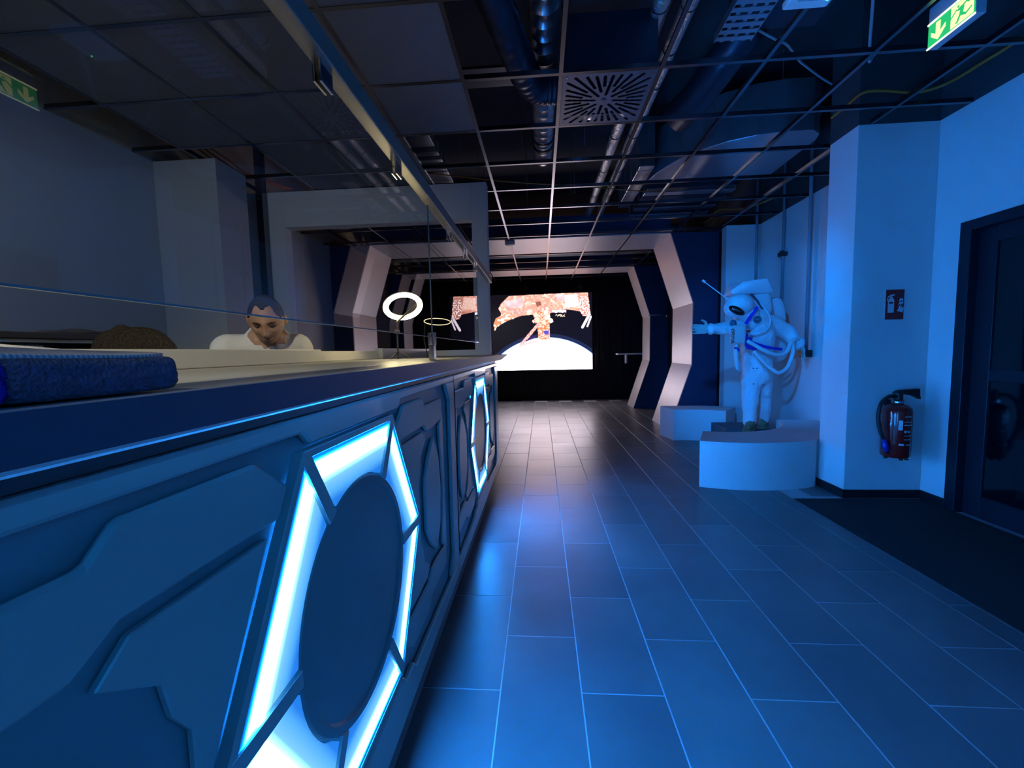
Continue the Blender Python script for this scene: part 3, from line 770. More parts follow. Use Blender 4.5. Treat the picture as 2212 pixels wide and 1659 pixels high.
def leaning_man():
    root = empty('person', (-1.62, 2.30, 0), 'man with receding dark hair and white shirt leaning over the counter', 'person')
    org = Vector(root.location)
    hc = Vector((-1.285, 1.90, 1.432))-org
    toc = Vector((.56, -.83, 0)).normalized(); side = Vector((.83, .56, 0))
    F = (toc*.82-side*.12-Vector((0, 0, .56))).normalized(); U = (Vector((0, 0, 1))+side*-.10+toc*.45).normalized()
    hd, R_, U, F = head_parts(hc, F, U, .98)
    sl = hc-toc*.17+Vector((0, 0, -.115))      # base of neck
    shl = sl-side*.165+Vector((0, 0, -.025)); shr = sl+side*.125+Vector((0, 0, -.025))
    pel = Vector((-1.62, 2.34, .92))-org
    el_l = shl+toc*.15-side*.13+Vector((0, 0, -.20)); el_r = shr+toc*.07+side*.0+Vector((0, 0, -.22))
    wl = el_l+toc*.16+side*.12+Vector((0, 0, -.07)); wr = el_r+toc*.10-side*.12+Vector((0, 0, -.06))
    for w in (wl, wr): w.z = .972
    parts = [hd, ('c', hc-F*.02-U*.06, sl, .052, .062), ('c', sl, pel, .11, .13), ('c', shl, shr, .06, .06),
             ('c', shl, el_l, .05, .042), ('c', el_l, wl, .04, .026), ('c', shr, el_r, .05, .042), ('c', el_r, wr, .04, .026)]
    for s in (-1, 1):
        ear = hc+R_*s*.074-F*.008-U*.004
        parts.append(('e', ear, (.012, .018, .032), Matrix((R_, F, U)).transposed()))
        parts.append(('c', pel+side*s*.09, Vector((pel.x, pel.y, .5))+side*s*.11, .08, .06)); parts.append(('c', Vector((pel.x, pel.y, .5))+side*s*.11, Vector((pel.x, pel.y, .09))+side*s*.12-toc*.02, .055, .04))
        parts.append(('c', Vector((pel.x, pel.y, .05))+side*s*.12-toc*.04, Vector((pel.x, pel.y, .045))+side*s*.13+toc*.13, .045, .035))
    parts += hand_parts(wl, (toc+side*.4), Vector((0, 0, 1)), 1, .95)+hand_parts(wr, (toc-side*.4), Vector((0, 0, 1)), -1, .95)
    blob('body', parts, .0042, M['skin'], root, smooth=2)
    # shirt
    sp = [('c', sl-toc*.02+Vector((0, 0, -.022)), pel, .130, .155), ('c', shl, shr, .082, .082), ('c', sl-toc*.05, pel-toc*.04, .12, .14),
          ('c', shl, el_l, .072, .06), ('c', el_l, wl-(wl-el_l)*.12, .058, .04), ('c', shr, el_r, .072, .06), ('c', el_r, wr-(wr-el_r)*.12, .058, .04),
          ('c', sl-toc*.05+Vector((0, 0, .0)), sl-toc*.03+Vector((0, 0, -.05)), .072, .09)]
    blob('shirt', sp, .008, M['shirt'], root, smooth=4, disp=.006)
    tp = [('c', pel-Vector((0, 0, .06)), pel-Vector((0, 0, .1)), .165, .15)]
    for s in (-1, 1): tp += [('c', pel+side*s*.09-Vector((0, 0, .05)), Vector((pel.x, pel.y, .5))+side*s*.11, .1, .078), ('c', Vector((pel.x, pel.y, .5))+side*s*.11, Vector((pel.x, pel.y, .12))+side*s*.12-toc*.02, .078, .062)]
    blob('trousers', tp, .012, M['dcloth'], root, smooth=4)
    for s in (-1, 1):
        a = Vector((pel.x, pel.y, .05))+side*s*.12-toc*.05
        blob('shoe', [('c', a, a+toc*.2, .052, .045)], .01, M['dclip'], root, smooth=4)
    # hair cap: a shell just above the skull, cut back from the forehead
    bm = bmesh.new(); NU, NV = 150, 84
    ring = {}
    for j in range(NV+1):
        ph = PI*.80*j/NV
        for i in range(NU):
            th = 2*PI*i/NU; x, y, z = math.sin(ph)*math.sin(th), math.sin(ph)*math.cos(th), math.cos(ph)
            X_, Y_, Z_ = x*.0795, y*.0955*(1.08 if (y < 0 and z > 0) else 1), z*.1225
            if z < 0: X_ *= 1-.22*(-z); Y_ *= (1-.30*(-z) if y < 0 else 1)
            ring[i, j] = (bm.verts.new(hc+(R_*X_+F*Y_+U*Z_)*.98), x, y, z)
    for j in range(NV):
        for i in range(NU):
            q = [ring[i, j], ring[(i+1) % NU, j], ring[(i+1) % NU, j+1], ring[i, j+1]]
            x = sum(a[1] for a in q)/4; y = sum(a[2] for a in q)/4; z = sum(a[3] for a in q)/4
            ax = abs(x); zf = .70+.14*math.exp(-((ax-.30)/.2)**2)-1.15*max(0, ax-.5)     # receding temples, dark sides
            zf += .03*noise.noise(Vector((x*9, y*9, z*9)))
            if y > .05 and z < zf+.25*max(0, .5-y)*(ax > .6): continue
            if y > -.12 and z < .12: continue
            if z < -.35: continue
            try: bm.faces.new([a[0] for a in q])
            except ValueError: pass
    bmesh.ops.remove_doubles(bm, verts=bm.verts, dist=1e-5)
    bmesh.ops.delete(bm, geom=[v_ for v_ in bm.verts if not v_.link_faces], context='VERTS')
    bmesh.ops.recalc_face_normals(bm, faces=bm.faces)
    me = bpy.data.meshes.new('hair'); bm.to_mesh(me); bm.free(); ho = link('hair', me, M['hair'], root, smooth=True)
    so = ho.modifiers.new('s', 'SOLIDIFY'); so.thickness = .004; so.offset = -1
    # brows, lowered eyes, mouth
    def on_face(x, z, lift): return hc+(R_*x+F*lift+U*z)*.98
    for s in (-1, 1):
        MB().tube([on_face(s*.014, .028, .0915), on_face(s*.030, .034, .0895), on_face(s*.048, .028, .0775)], .004, 6, rad=[.003, .0042, .002]).obj('eyebrow', M['brow'], root, smooth=True)
        MB().tube([on_face(s*.019, .010, .0815), on_face(s*.031, .0075, .0825), on_face(s*.043, .010, .0745)], .003, 6, rad=[.0018, .003, .0016]).obj('eyelashes', M['brow'], root, smooth=True)
    MB().tube([on_face(-.024, -.054, .083), on_face(-.01, -.0525, .0925), on_face(.01, -.0525, .0925), on_face(.024, -.054, .083)], .003, 6, rad=[.0012, .0028, .0028, .0012]).obj('mouth', M['lip'], root, smooth=True)
leaning_man()

def seated_person():
    root = empty('person', (-1.52, 1.22, 0), 'person with dark brown hair, only the bowed head top showing over the ledge', 'person')
    org = Vector(root.location); hc = Vector((-1.315, 1.275, 1.262))-org
    F = Vector((.75, .25, -.55)).normalized(); U = Vector((.3, .1, .9))
    hd, R_, U, F = head_parts(hc, F, U, .9)
    nk = hc+Vector((-.1, -.03, -.15)); pel = Vector((-.1, 0, .52)); sd = Vector((-.3, .95, 0)).normalized()
    pr = [hd, ('c', hc-F*.02-U*.05, nk, .045, .05), ('c', nk, pel, .09, .12), ('c', nk-sd*.14, nk+sd*.14, .05, .05)]
    hp_ = []
    for s in (-1, 1):
        e_ = nk+sd*s*.17+Vector((.03, 0, -.16)); w_ = e_+Vector((.07, 0, .03)); pr += [('c', nk+sd*s*.14, e_, .045, .036), ('c', e_, w_, .034, .024)]
        pr += hand_parts(w_, Vector((1, -.1*s, 0)), Vector((0, 0, 1)), s, .85)
        kn = pel+sd*s*.1+Vector((.12, 0, -.02)); pr += [('c', pel+sd*s*.08, kn, .075, .06), ('c', kn, Vector((kn.x, kn.y, .08)), .05, .035), ('c', Vector((kn.x, kn.y, .04)), Vector((kn.x+.12, kn.y, .035)), .04, .03)]
    blob('body', pr, .006, M['skin'], root, smooth=2)
    cp_ = [('c', nk+Vector((0, 0, -.03)), pel, .12, .15), ('c', nk-sd*.14, nk+sd*.14, .07, .07)]
    for s in (-1, 1):
        e_ = nk+sd*s*.17+Vector((.03, 0, -.16)); cp_ += [('c', nk+sd*s*.14, e_, .06, .05), ('c', e_, e_+Vector((.05, 0, .02)), .05, .04)]
        kn = pel+sd*s*.1+Vector((.12, 0, -.02)); cp_ += [('c', pel+sd*s*.08, kn, .09, .075), ('c', kn, Vector((kn.x, kn.y, .12)), .065, .05)]
    blob('clothes', cp_, .012, M['dcloth'], root, smooth=4)
    blob('hair', [('e', hc+F*.006+U*.016, (.080, .100, .098), Matrix((R_, F, U)).transposed()), ('e', hc-F*.075+U*.055, (.026, .024, .024), Matrix((R_, F, U)).transposed()), ('c', hc-F*.06, hc-F*.06-U*.09, .06, .045)], .005, M['hair2'], root, smooth=3, disp=.005)
    st = empty('stool', (-1.62, 1.22, 0), 'dark stool under the seated person behind the counter', 'stool')
    MB().lathe([(.16, .36), (.17, .38), (.17, .40), (.15, .42)], (0, 0, 0), 20).obj('seat', M['dcloth'], st)
    for k in range(4):
        a = PI/4+k*PI/2; MB().tube([(.1*math.cos(a), .1*math.sin(a), .37), (.17*math.cos(a), .17*math.sin(a), 0)], .012, 8).obj('leg', M['dclip'], st)
seated_person()

# ------------------------------------------------------------------ podium rings round the astronaut
PC = Vector((1.9, 4.95))
def ring_seg(a0, a1, r0_, r1f, h, label):
    n = 48; inner = []; outer = []
    for i in range(n+1):
        a = math.radians(a0+(a1-a0)*i/n); inner.append((r0_*math.cos(a), r0_*math.sin(a)))
        R_ = r1f(a); outer.append((R_*math.cos(a), R_*math.sin(a)))
    mb_ = MB().prism(outer+inner[::-1], 2, 0, h-.018)
    root = empty('ring_podium', (PC.x, PC.y, 0), label, 'podium', 'white curved podiums round the astronaut')
    mb_.obj('curved_body', M['podium'], root)
    MB().prism(outer+inner[::-1], 2, h-.0178, h).obj('top_board', M['podium'], root, bev=.0015)
def r_near(a):
    r = 1.25; c, s = math.cos(a), math.sin(a)
    if c > 0:
        lim = max((2.444-PC.x)/c, (PC.y-3.87)/max(1e-6, -s)); r = min(r, lim)
        r = min(r, (XR-.004-PC.x)/c)
    return r
def r_far(a):
    s = math.sin(a); return min(1.25, (6.142-PC.y)/s)
ring_seg(-113.2, -5, .75, r_near, .42, 'large white curved podium in front of the astronaut')
ring_seg(99, 52, .80, r_far, .42, 'white curved podium behind the outstretched arm, before the navy portal')
# plinth
tag(box('astronaut_plinth', (2.12, 4.93, 0), (2.62, 5.36, .312), M['plinth'], bev=.004), 'dark teal plinth under the astronaut inside the ring', 'plinth')

# ------------------------------------------------------------------ astronaut
def astronaut():
    BASE = Vector((2.5, 5.2, .262)); k = .95
    root = empty('astronaut_figure', (2.375, 4.94, .312), 'white astronaut suit figure with black visor, one arm stretched out', 'astronaut')
    root.scale = (k, k, k)
    P = lambda x, y, z: Vector((x, y, z))-BASE
    fd = Vector((-.62, -.78, 0)).normalized(); sd = Vector((.78, -.62, 0))
    # body with legs, torso, arms
    parts = [('c', P(2.475, 5.12, .36), P(2.48, 5.14, .62), .072, .088), ('c', P(2.48, 5.14, .62), P(2.52, 5.2, .9), .092, .115),
             ('c', P(2.72, 5.3, .36), P(2.70, 5.28, .62), .072, .09), ('c', P(2.70, 5.28, .62), P(2.66, 5.22, .9), .095, .115),
             ('c', P(2.59, 5.2, .93), P(2.57, 5.19, 1.12), .165, .165), ('c', P(2.57, 5.19, 1.12), P(2.55, 5.15, 1.42), .165, .185),
             ('c', P(2.55, 5.15, 1.42), P(2.50, 5.1, 1.55), .185, .15),
             ('c', P(2.42, 5.1, 1.50), P(2.25, 5.03, 1.478), .10, .085), ('c', P(2.25, 5.03, 1.478), P(1.95, 4.98, 1.462), .08, .062),
             ('c', P(2.70, 5.2, 1.52), P(2.90, 5.2, 1.42), .11, .095), ('c', P(2.90, 5.2, 1.42), P(3.0, 5.12, 1.27), .092, .066)]
    for s, x, y in ((1, 2.44, 5.1), (1, 2.75, 5.3)):
        pass
    blob('suit', parts, .012, M['suit'], root, smooth=5, disp=.012)
    # hooded helmet, leaning forward
    hr = Matrix((sd, Vector((0, 0, 1)).cross(sd), Vector((0, 0, 1)))).transposed()
    tilt = Matrix.Rotation(.5, 3, sd)
    hm = hr
    blob('helmet', [('e', P(2.262, 4.98, 1.725), (.150, .165, .135), hm), ('e', P(2.20, 4.95, 1.69), (.12, .12, .10), hm), ('c', P(2.34, 5.03, 1.66), P(2.42, 5.08, 1.56), .135, .14)], .010, M['suit'], root, smooth=5, disp=.006)
    # visor: shallow ellipsoid lens
    n = Vector((-.55, -.72, -.42)).normalized(); a = Vector((.80, -.35, -.55)); a = (a-n*a.dot(n)).normalized(); b = n.cross(a)
    blob('visor', [('e', P(2.170, 4.842, 1.655), (.092, .044, .030), Matrix((a, b, n)).transposed())], .006, M['visor'], root, smooth=2)
    # gloves
    hl = hand_parts(P(1.93, 4.98, 1.462), Vector((-1, -.1, .02)), Vector((-.1, 1, .15)), -1, 1.3, .25)
    # fingers spread
    blob('glove', hl, .0055, M['glove'], root, smooth=1)
    hr2 = hand_parts(P(3.02, 5.10, 1.25), Vector((.25, -.1, -1)), Vector((1, -.3, .2)), 1, 1.05, .5)
    blob('glove', hr2, .0055, M['glove'], root, smooth=1)
    for p0, p1, r in ((P(1.965, 4.98, 1.463), P(1.935, 4.98, 1.462), .066), (P(2.985, 5.13, 1.30), P(3.005, 5.115, 1.268), .074)):
        MB().tube([p0, p1], r, 20).obj('cuff', M['suit'], root, smooth=True, bev=.006)
    # boots
    for x, y in ((2.47, 5.11), (2.72, 5.29)):
        bl = P(x, y, .31)
        blob('boot', [('c', bl+Vector((0, 0, .05)), bl, .062, .058), ('c', bl+Vector((0, 0, .0)), bl+fd*.12-Vector((0, 0, .006)), .052, .042), ('c', bl-fd*.02-Vector((0, 0, .0)), bl, .048, .05)], .009, M['boot'], root, smooth=3)
        so = [bl+fd*(.17*math.cos(t)+.06)*.78+sd*.06*math.sin(t) for t in [i*PI/10 for i in range(20)]]
        MB().prism([(q.x, q.y) for q in so], 2, bl.z-.048, bl.z-.024).obj('sole', M['boot'], root)
    # life-support pack, three bulky fabric-covered boxes
    def hullbox(n_, pts, m, bev=.02):
        bm = bmesh.new(); [bm.verts.new(p) for p in pts]; bmesh.ops.convex_hull(bm, input=bm.verts); 
        me = bpy.data.meshes.new(n_); bm.to_mesh(me); bm.free(); o = link(n_, me, m, root)
        bv = o.modifiers.new('b', 'BEVEL'); bv.width = bev; bv.segments = 3; bv.limit_method = 'ANGLE'; bv.angle_limit = .5
        for p in me.polygons: p.use_smooth = True
        return o
    hullbox('pack_hood', [P(2.20, 5.08, 1.895), P(2.235, 5.06, 1.845), P(2.33, 5.05, 2.00), P(2.30, 5.35, 2.02), P(2.60, 5.05, 2.03), P(2.66, 5.35, 2.045), P(2.70, 5.1, 1.87), P(2.74, 5.38, 1.90), P(2.24, 5.35, 1.87), P(2.43, 5.06, 1.87), P(2.5, 5.35, 1.84)], M['pack'], .018)
    hullbox('pack_upper', [P(2.46, 5.1, 1.87), P(2.66, 5.1, 1.88), P(2.72, 5.14, 1.68), P(2.50, 5.14, 1.70), P(2.5, 5.4, 1.88), P(2.72, 5.42, 1.88), P(2.74, 5.4, 1.6), P(2.5, 5.4, 1.6), P(2.66, 5.1, 1.60)], M['pack'], .03)
    hullbox('pack_side', [P(2.72, 5.28, 1.80), P(2.80, 5.26, 1.845), P(2.88, 5.28, 1.83), P(2.95, 5.32, 1.72), P(2.99, 5.34, 1.55), P(2.74, 5.3, 1.62), P(2.8, 5.5, 1.82), P(2.97, 5.5, 1.72), P(3.0, 5.5, 1.52), P(2.74, 5.5, 1.58)], M['pack'], .03)
    hullbox('pack_lower', [P(2.76, 5.30, 1.50), P(2.98, 5.32, 1.45), P(3.05, 5.34, 1.25), P(3.02, 5.36, 1.08), P(2.86, 5.34, 1.03), P(2.76, 5.30, 1.15), P(2.74, 5.5, 1.5), P(3.0, 5.5, 1.45), P(3.05, 5.5, 1.2), P(2.9, 5.5, 1.05), P(2.75, 5.5, 1.12)], M['pack'], .05)
    MB().tube([P(2.43, 5.07, 1.86), P(2.50, 5.07, 1.78), P(2.56, 5.06, 1.68)], .010, 6).obj('dark_seam', M['patch'], root)
    # chest box
    hullbox('chest_unit', [P(2.13, 4.86, 1.50), P(2.305, 4.90, 1.488), P(2.295, 4.90, 1.275), P(2.145, 4.86, 1.305), P(2.19, 4.98, 1.50), P(2.36, 5.03, 1.488), P(2.36, 5.03, 1.275), P(2.20, 4.98, 1.305)], M['plastic'], .02)
    MB().lathe([(.014, -.02), (.016, .0), (.012, .014), (.001, .016)], P(2.335, 4.90, 1.425), 14, 0).obj('red_fitting', M['redbit'], root)
    for i, zz in enumerate((1.44, 1.40, 1.355, 1.31)):
        MB().lathe([(.016, -.02), (.018, 0), (.01, .012), (.001, .014)], P(2.138, 4.862, zz), 14, 1).obj('knob', M['chrome'], root, smooth=True)
    # hoses
    def hose(n_, pts, r=.018, m=M['hose']): return MB().tube(spline([P(*q) for q in pts], 6), r, 10).obj(n_, m, root, smooth=True)
    hose('hose', [(2.33, 4.93, 1.32), (2.51, 4.92, 1.21), (2.66, 4.94, 1.155), (2.78, 4.97, 1.175), (2.86, 5.02, 1.29), (2.93, 5.04, 1.33), (3.0, 5.1, 1.31)], .022)
    hose('hose', [(2.42, 4.96, 1.20), (2.515, 4.94, 1.08), (2.62, 4.93, .985), (2.70, 4.94, .95), (2.80, 4.97, 1.01), (2.87, 5.0, 1.16), (2.88, 5.03, 1.30)], .021)
    hose('hose', [(2.215, 4.94, 1.28), (2.215, 4.94, 1.20), (2.228, 4.95, 1.09), (2.26, 4.98, 1.0), (2.32, 5.04, .97)], .022)
    hose('hose', [(2.33, 4.93, 1.41), (2.44, 4.92, 1.405), (2.54, 4.93, 1.435), (2.60, 4.98, 1.50), (2.60, 5.0, 1.60), (2.56, 5.03, 1.69), (2.53, 5.07, 1.76)], .011, M['suit'])
    # straps and loose dark cloth
    def strap(pts, w, n_='strap'):
        Q = spline([P(*q) for q in pts], 5); v_ = []; f_ = []
        for i, p in enumerate(Q):
            d = (Q[min(i+1, len(Q)-1)]-Q[max(i-1, 0)]).normalized(); nn = Vector((-.3, -1, 0)).normalized(); s_ = d.cross(nn).normalized()*w
            v_ += [p+s_, p-s_, p+s_-nn*.006, p-s_-nn*.006]
        for i in range(len(Q)-1):
            a_ = i*4; f_ += [(a_, a_+4, a_+5, a_+1), (a_+2, a_+3, a_+7, a_+6), (a_, a_+2, a_+6, a_+4), (a_+1, a_+5, a_+7, a_+3)]
        return MB().add(v_, f_).obj(n_, M['strap'], root)
    strap([(2.425, 4.905, 1.695), (2.37, 4.90, 1.62), (2.29, 4.885, 1.505)], .018)
    strap([(2.38, 4.92, 1.30), (2.46, 4.925, 1.27), (2.58, 4.93, 1.235), (2.74, 4.97, 1.212)], .016)
    blob('strap_cloth', [('c', P(2.33, 4.96, 1.35), P(2.39, 4.965, 1.335), .022, .018), ('c', P(2.33, 4.96, 1.30), P(2.36, 4.965, 1.24), .02, .02), ('c', P(2.36, 4.965, 1.25), P(2.44, 4.97, 1.225), .024, .02), ('c', P(2.21, 4.935, 1.24), P(2.235, 4.935, 1.215), .02, .018), ('e', P(2.34, 4.955, 1.385), (.018, .014, .012))], .006, M['strap'], root, smooth=2)
    # round patches with a pale ring print
    for c_, r_, nn in ((P(2.432, 4.915, 1.555), .040, Vector((-.25, -1, .15))), (P(2.170, 4.925, 1.525), .034, Vector((-.75, -.6, .1)))):
        mtx = Matrix.Translation(c_) @ nn.normalized().to_track_quat('Z', 'Y').to_matrix().to_4x4()
        mb_ = MB().lathe([(r_, -.012), (r_, .004), (r_*.9, .006)], (0, 0, 0), 28); mb_.v = [tuple(mtx @ Vector(q)) for q in mb_.v]; pt = mb_.obj('round_patch', M['patch'], root)
        mb_ = MB()
        for t in range(0, 28):
            a0_, a1_ = t*2*PI/28, (t+.6)*2*PI/28
            R1, R2 = r_*.72, r_*.66
            mb_.prism([(R1*math.cos(a0_), R1*math.sin(a0_)), (R1*math.cos(a1_), R1*math.sin(a1_)), (R2*math.cos(a1_), R2*math.sin(a1_)), (R2*math.cos(a0_), R2*math.sin(a0_))], 2, .0055, .007)
        mb_.prism([(-r_*.4, -.004), (r_*.4, -.004), (r_*.4, .004), (-r_*.4, .004)], 2, .0055, .007)
        mb_.v = [tuple(mtx @ Vector(q)) for q in mb_.v]; mb_.obj('patch_print', M['patch2'], pt)
    # antenna
    an = MB().tube([P(2.13, 4.93, 1.775), P(1.862, 5.0, 2.015)], .0055, 8); an.obj('antenna', M['plastic'], root)
    MB().tube([P(1.885, 4.995, 1.994), P(1.855, 5.0, 2.021)], .013, 10).obj('antenna_tip', M['plastic'], root)
    # snap fasteners
    for q in ((2.405, 4.995, 1.157), (2.44, 4.99, 1.157), (2.445, 5.01, 1.0), (2.48, 5.0, 1.0), (2.475, 5.06, .815), (2.60, 5.09, .80)):
        MB().lathe([(.007, -.004), (.006, .004), (.001, .006)], P(*q), 10, 1).obj('snap_button', M['patch'], root)
astronaut()

# ------------------------------------------------------------------ fire sign and extinguisher
sg = empty('fire_sign', (2.78, 3.527, 1.56), 'red fire extinguisher sign on the pillar', 'sign')
MB().box((-.074, -.002, -.122), (.074, .002, .122)).obj('sign_border', M['white'], sg)
MB().box((-.068, -.0035, -.116), (.068, -.0021, .116)).obj('sign_plate', M['signred'], sg)
mb = MB()
def P2(pts): mb.prism(pts, 1, -.0048, -.0036)
P2([(-.052,-.062),(-.006,-.062),(-.006,.035),(-.013,.047),(-.042,.047),(-.052,.035)])
P2([(-.040,.048),(-.018,.048),(-.018,.062),(-.040,.062)])
P2([(-.046,.062),(-.006,.072),(-.004,.080),(-.030,.077),(-.046,.068)])
P2([(-.060,.030),(-.054,.030),(-.050,.058),(-.040,.064),(-.042,.070),(-.054,.064)])
mb.obj('extinguisher_symbol', M['white'], sg)
MB().box((-.044, -.0056, .008), (-.014, -.0049, .022)).obj('symbol_label', M['signred'], sg)
mb = MB()
P2([(.018,-.05),(.060,-.062),(.066,-.04),(.064,-.02),(.052,-.034),(.056,-.008),(.040,-.028),(.044,.002),(.030,-.018),(.026,-.036)])
P2([(.026,-.010),(.034,.006),(.048,.000),(.062,.014),(.058,.030),(.046,.012),(.040,.024),(.030,.010)])
P2([(.030,.022),(.046,.030),(.060,.034),(.054,.050),(.048,.040),(.040,.052),(.034,.040)])
mb.obj('flame_symbol', M['white'], sg)
ex = empty('fire_extinguisher', (2.76, 3.425, .37), 'red fire extinguisher with black hose hanging on the pillar', 'fire extinguisher')
MB().lathe([(.06, 0), (.085, .004), (.092, .018), (.092, .36), (.086, .385), (.062, .408), (.036, .418), (.03, .42)], (0, 0, 0), 36).obj('cylinder', M['red'], ex, smooth=True)
MB().lathe([(.036, .419), (.042, .422), (.042, .442), (.036, .446)], (0, 0, 0), 24).obj('collar', M['chrome'], ex, smooth=True, bev=.002)
MB().lathe([(.026, .446), (.03, .452), (.03, .505), (.02, .515)], (0, 0, 0), 16).obj('valve', M['rubber'], ex)
MB().prism([(-.035, .505), (.0, .525), (.145, .535), (.15, .455), (.10, .480), (.0, .500)], 1, -.018, .018).obj('lever', M['rubber'], ex, bev=.003)
MB().prism([(.146, .452), (.154, .452), (.154, .475), (.146, .47)], 1, -.016, .016).obj('safety_tag', M['orange'], ex)
MB().tube(spline([(-.02, -.01, .475), (-.08, -.02, .478), (-.140, -.03, .43), (-.165, -.035, .33), (-.150, -.04, .22), (-.118, -.04, .14)], 6), .0135, 12).obj('hose', M['rubber'], ex, smooth=True)
MB().tube([(-.122, -.04, .15), (-.105, -.04, .09), (-.092, -.038, .055)], .018, 12, rad=[.014, .02, .017]).obj('nozzle_grip', M['bluegrip'], ex, smooth=True)
MB().tube([(-.094, -.038, .058), (-.086, -.036, .035)], .011, 10).obj('nozzle_tip', M['rubber'], ex)
def curved_label(a0, a1, z0, z1, m, nm):
    n = 8; v = []; f = []
    for i in range(n+1):
        a = math.radians(a0+(a1-a0)*i/n); v += [(.0925*math.cos(a), .0925*math.sin(a), z0), (.0925*math.cos(a), .0925*math.sin(a), z1)]
    for i in range(n): f.append((2*i, 2*i+2, 2*i+3, 2*i+1))
    return MB().add(v, f).obj(nm, m, ex)
for z0, z1 in ((.225, .30),): curved_label(-122, -106, z0, z1, M['white'], 'pictogram_label')
lb = MB()
for i, (a0, a1, z0, z1) in enumerate(((-60, -28, .325, .332), (-60, -25, .285, .289), (-60, -25, .262, .266), (-60, -48, .205, .222), (-44, -34, .205, .22), (-60, -25, .18, .184), (-60, -28, .15, .154), (-78, -58, .105, .12), (-50, -28, .108, .116))):
    curved_label(a0-40, a1-40, z0, z1, M['white'], 'print_line')
for a in (-100, -60, -20, 60, 180): MB().lathe([(.012, -.012), (.014, -.004), (.01, .004)], (.07*math.cos(math.radians(a)), .07*math.sin(math.radians(a)), 0), 10).obj('rubber_foot', M['rubber'], ex)
MB().box((-.02, .085, .2), (.02, .103, .44)).obj('wall_bracket', M['rubber'], ex)

# ------------------------------------------------------------------ pipes and socket on the alcove walls
def pipe(pts, r, label, extra=None):
    o_ = MB().tube(pts, r, 12).obj('conduit_pipe', M['pipe'], smooth=True); return tag(o_, label, 'pipe', 'conduits on the alcove walls')
pipe([(2.98, 6.10, 1.9), (2.98, 6.10, 3.9)], .018, 'conduit rising behind the astronaut pack in the alcove corner')
pipe([(3.015, 5.52, 1.55), (3.015, 5.52, 3.9)], .016, 'thin conduit on the side wall with a small black clamp')
pp = pipe([(3.012, 5.0, 1.2), (3.012, 5.0, 3.1), (3.0, 4.98, 3.9)], .019, 'pale conduit running down to the black socket box')
tag(MB().box((2.97, 5.47, 2.36), (3.045, 5.56, 2.41)).box((2.96, 5.44, 2.385), (2.985, 5.50, 2.42)).obj('pipe_clamp', M['rubber'], bev=.004), 'small black clamp on the thin conduit', 'clamp')
sb = tag(box('socket_box', (2.98, 4.93, 1.12), (3.045, 5.09, 1.20), M['rubber'], bev=.006), 'black socket box at the foot of the pale conduit', 'socket box')

# ------------------------------------------------------------------ exit sign
es = empty('exit_sign', (2.085, 2.38, 2.80), 'glowing green and yellow running man exit sign hanging from the ceiling', 'exit sign')
y0, y1 = -.135, .115
MB().box((-.023, y0, -.002), (-.0185, y1, .005)).obj('bottom_edge', M['sedge'], es)
MB().box((-.018, y0, .0), (.028, y1, .205)).obj('housing', M['shouse'], es, bev=.003)
MB().box((-.023, y0, .118), (-.0181, y1, .126)).obj('top_edge', M['sedge'], es)
def PX(pts, d0, d1, m, n):      # pts (t,z): t from the far end
    mb_ = MB()
    for q in pts: mb_.prism([(y1-a, b) for a, b in q], 0, d0, d1)
    return mb_.obj(n, m, es)
PX([[(.004, .006), (.246, .006), (.246, .117), (.004, .117)]], -.0205, -.0181, M['sgreen'], 'green_panel')
PX([[(.128, .012), (.240, .012), (.240, .112), (.128, .112)]], -.0218, -.0206, M['syellow'], 'door_panel')
PX([[(.060, .016), (.10, .052), (.10, .072), (.072, .050), (.072, .104), (.048, .104), (.048, .050), (.022, .072), (.022, .052)]], -.0222, -.0206, M['syellow'], 'arrow')
fig = [[(.158, .094), (.166, .100), (.172, .094), (.166, .087)],
       [(.160, .082), (.182, .088), (.196, .078), (.190, .050), (.172, .050), (.176, .070), (.158, .076)],
       [(.182, .086), (.206, .094), (.222, .082), (.218, .076), (.205, .086), (.186, .078)],
       [(.160, .082), (.136, .062), (.129, .058), (.128, .064), (.134, .068), (.156, .086)],
       [(.176, .052), (.190, .052), (.205, .040), (.232, .052), (.234, .046), (.204, .030), (.176, .044)],
       [(.172, .052), (.182, .050), (.166, .020), (.156, .018), (.154, .024), (.160, .028)]]
PX(fig, -.0232, -.0219, M['sgreen'], 'running_man')
MB().tube([(.005, .0, .205), (.005, 0, 1.14)], .006, 8).obj('hanger_rod', M['tee'], es)

# access point
ap = empty('access_point', (1.30, 2.15, 2.885), 'pale wireless access point box fixed under the ceiling grid', 'access point')
MB().box((-.105, -.12, 0), (.105, .115, .035)).obj('case', M['plastic'], ap, bev=.012)
MB().box((-.06, -.07, -.002), (.06, .06, 0.0)).obj('cover_plate', M['wall_grey'], ap)
MB().lathe([(.004, -.004), (.004, 0)], (.075, .06, 0), 8).obj('status_light', M['led_g'], ap)
MB().box((-.12, -.02, .036), (.12, .02, .046)).obj('mounting_strip', M['tee'], ap)

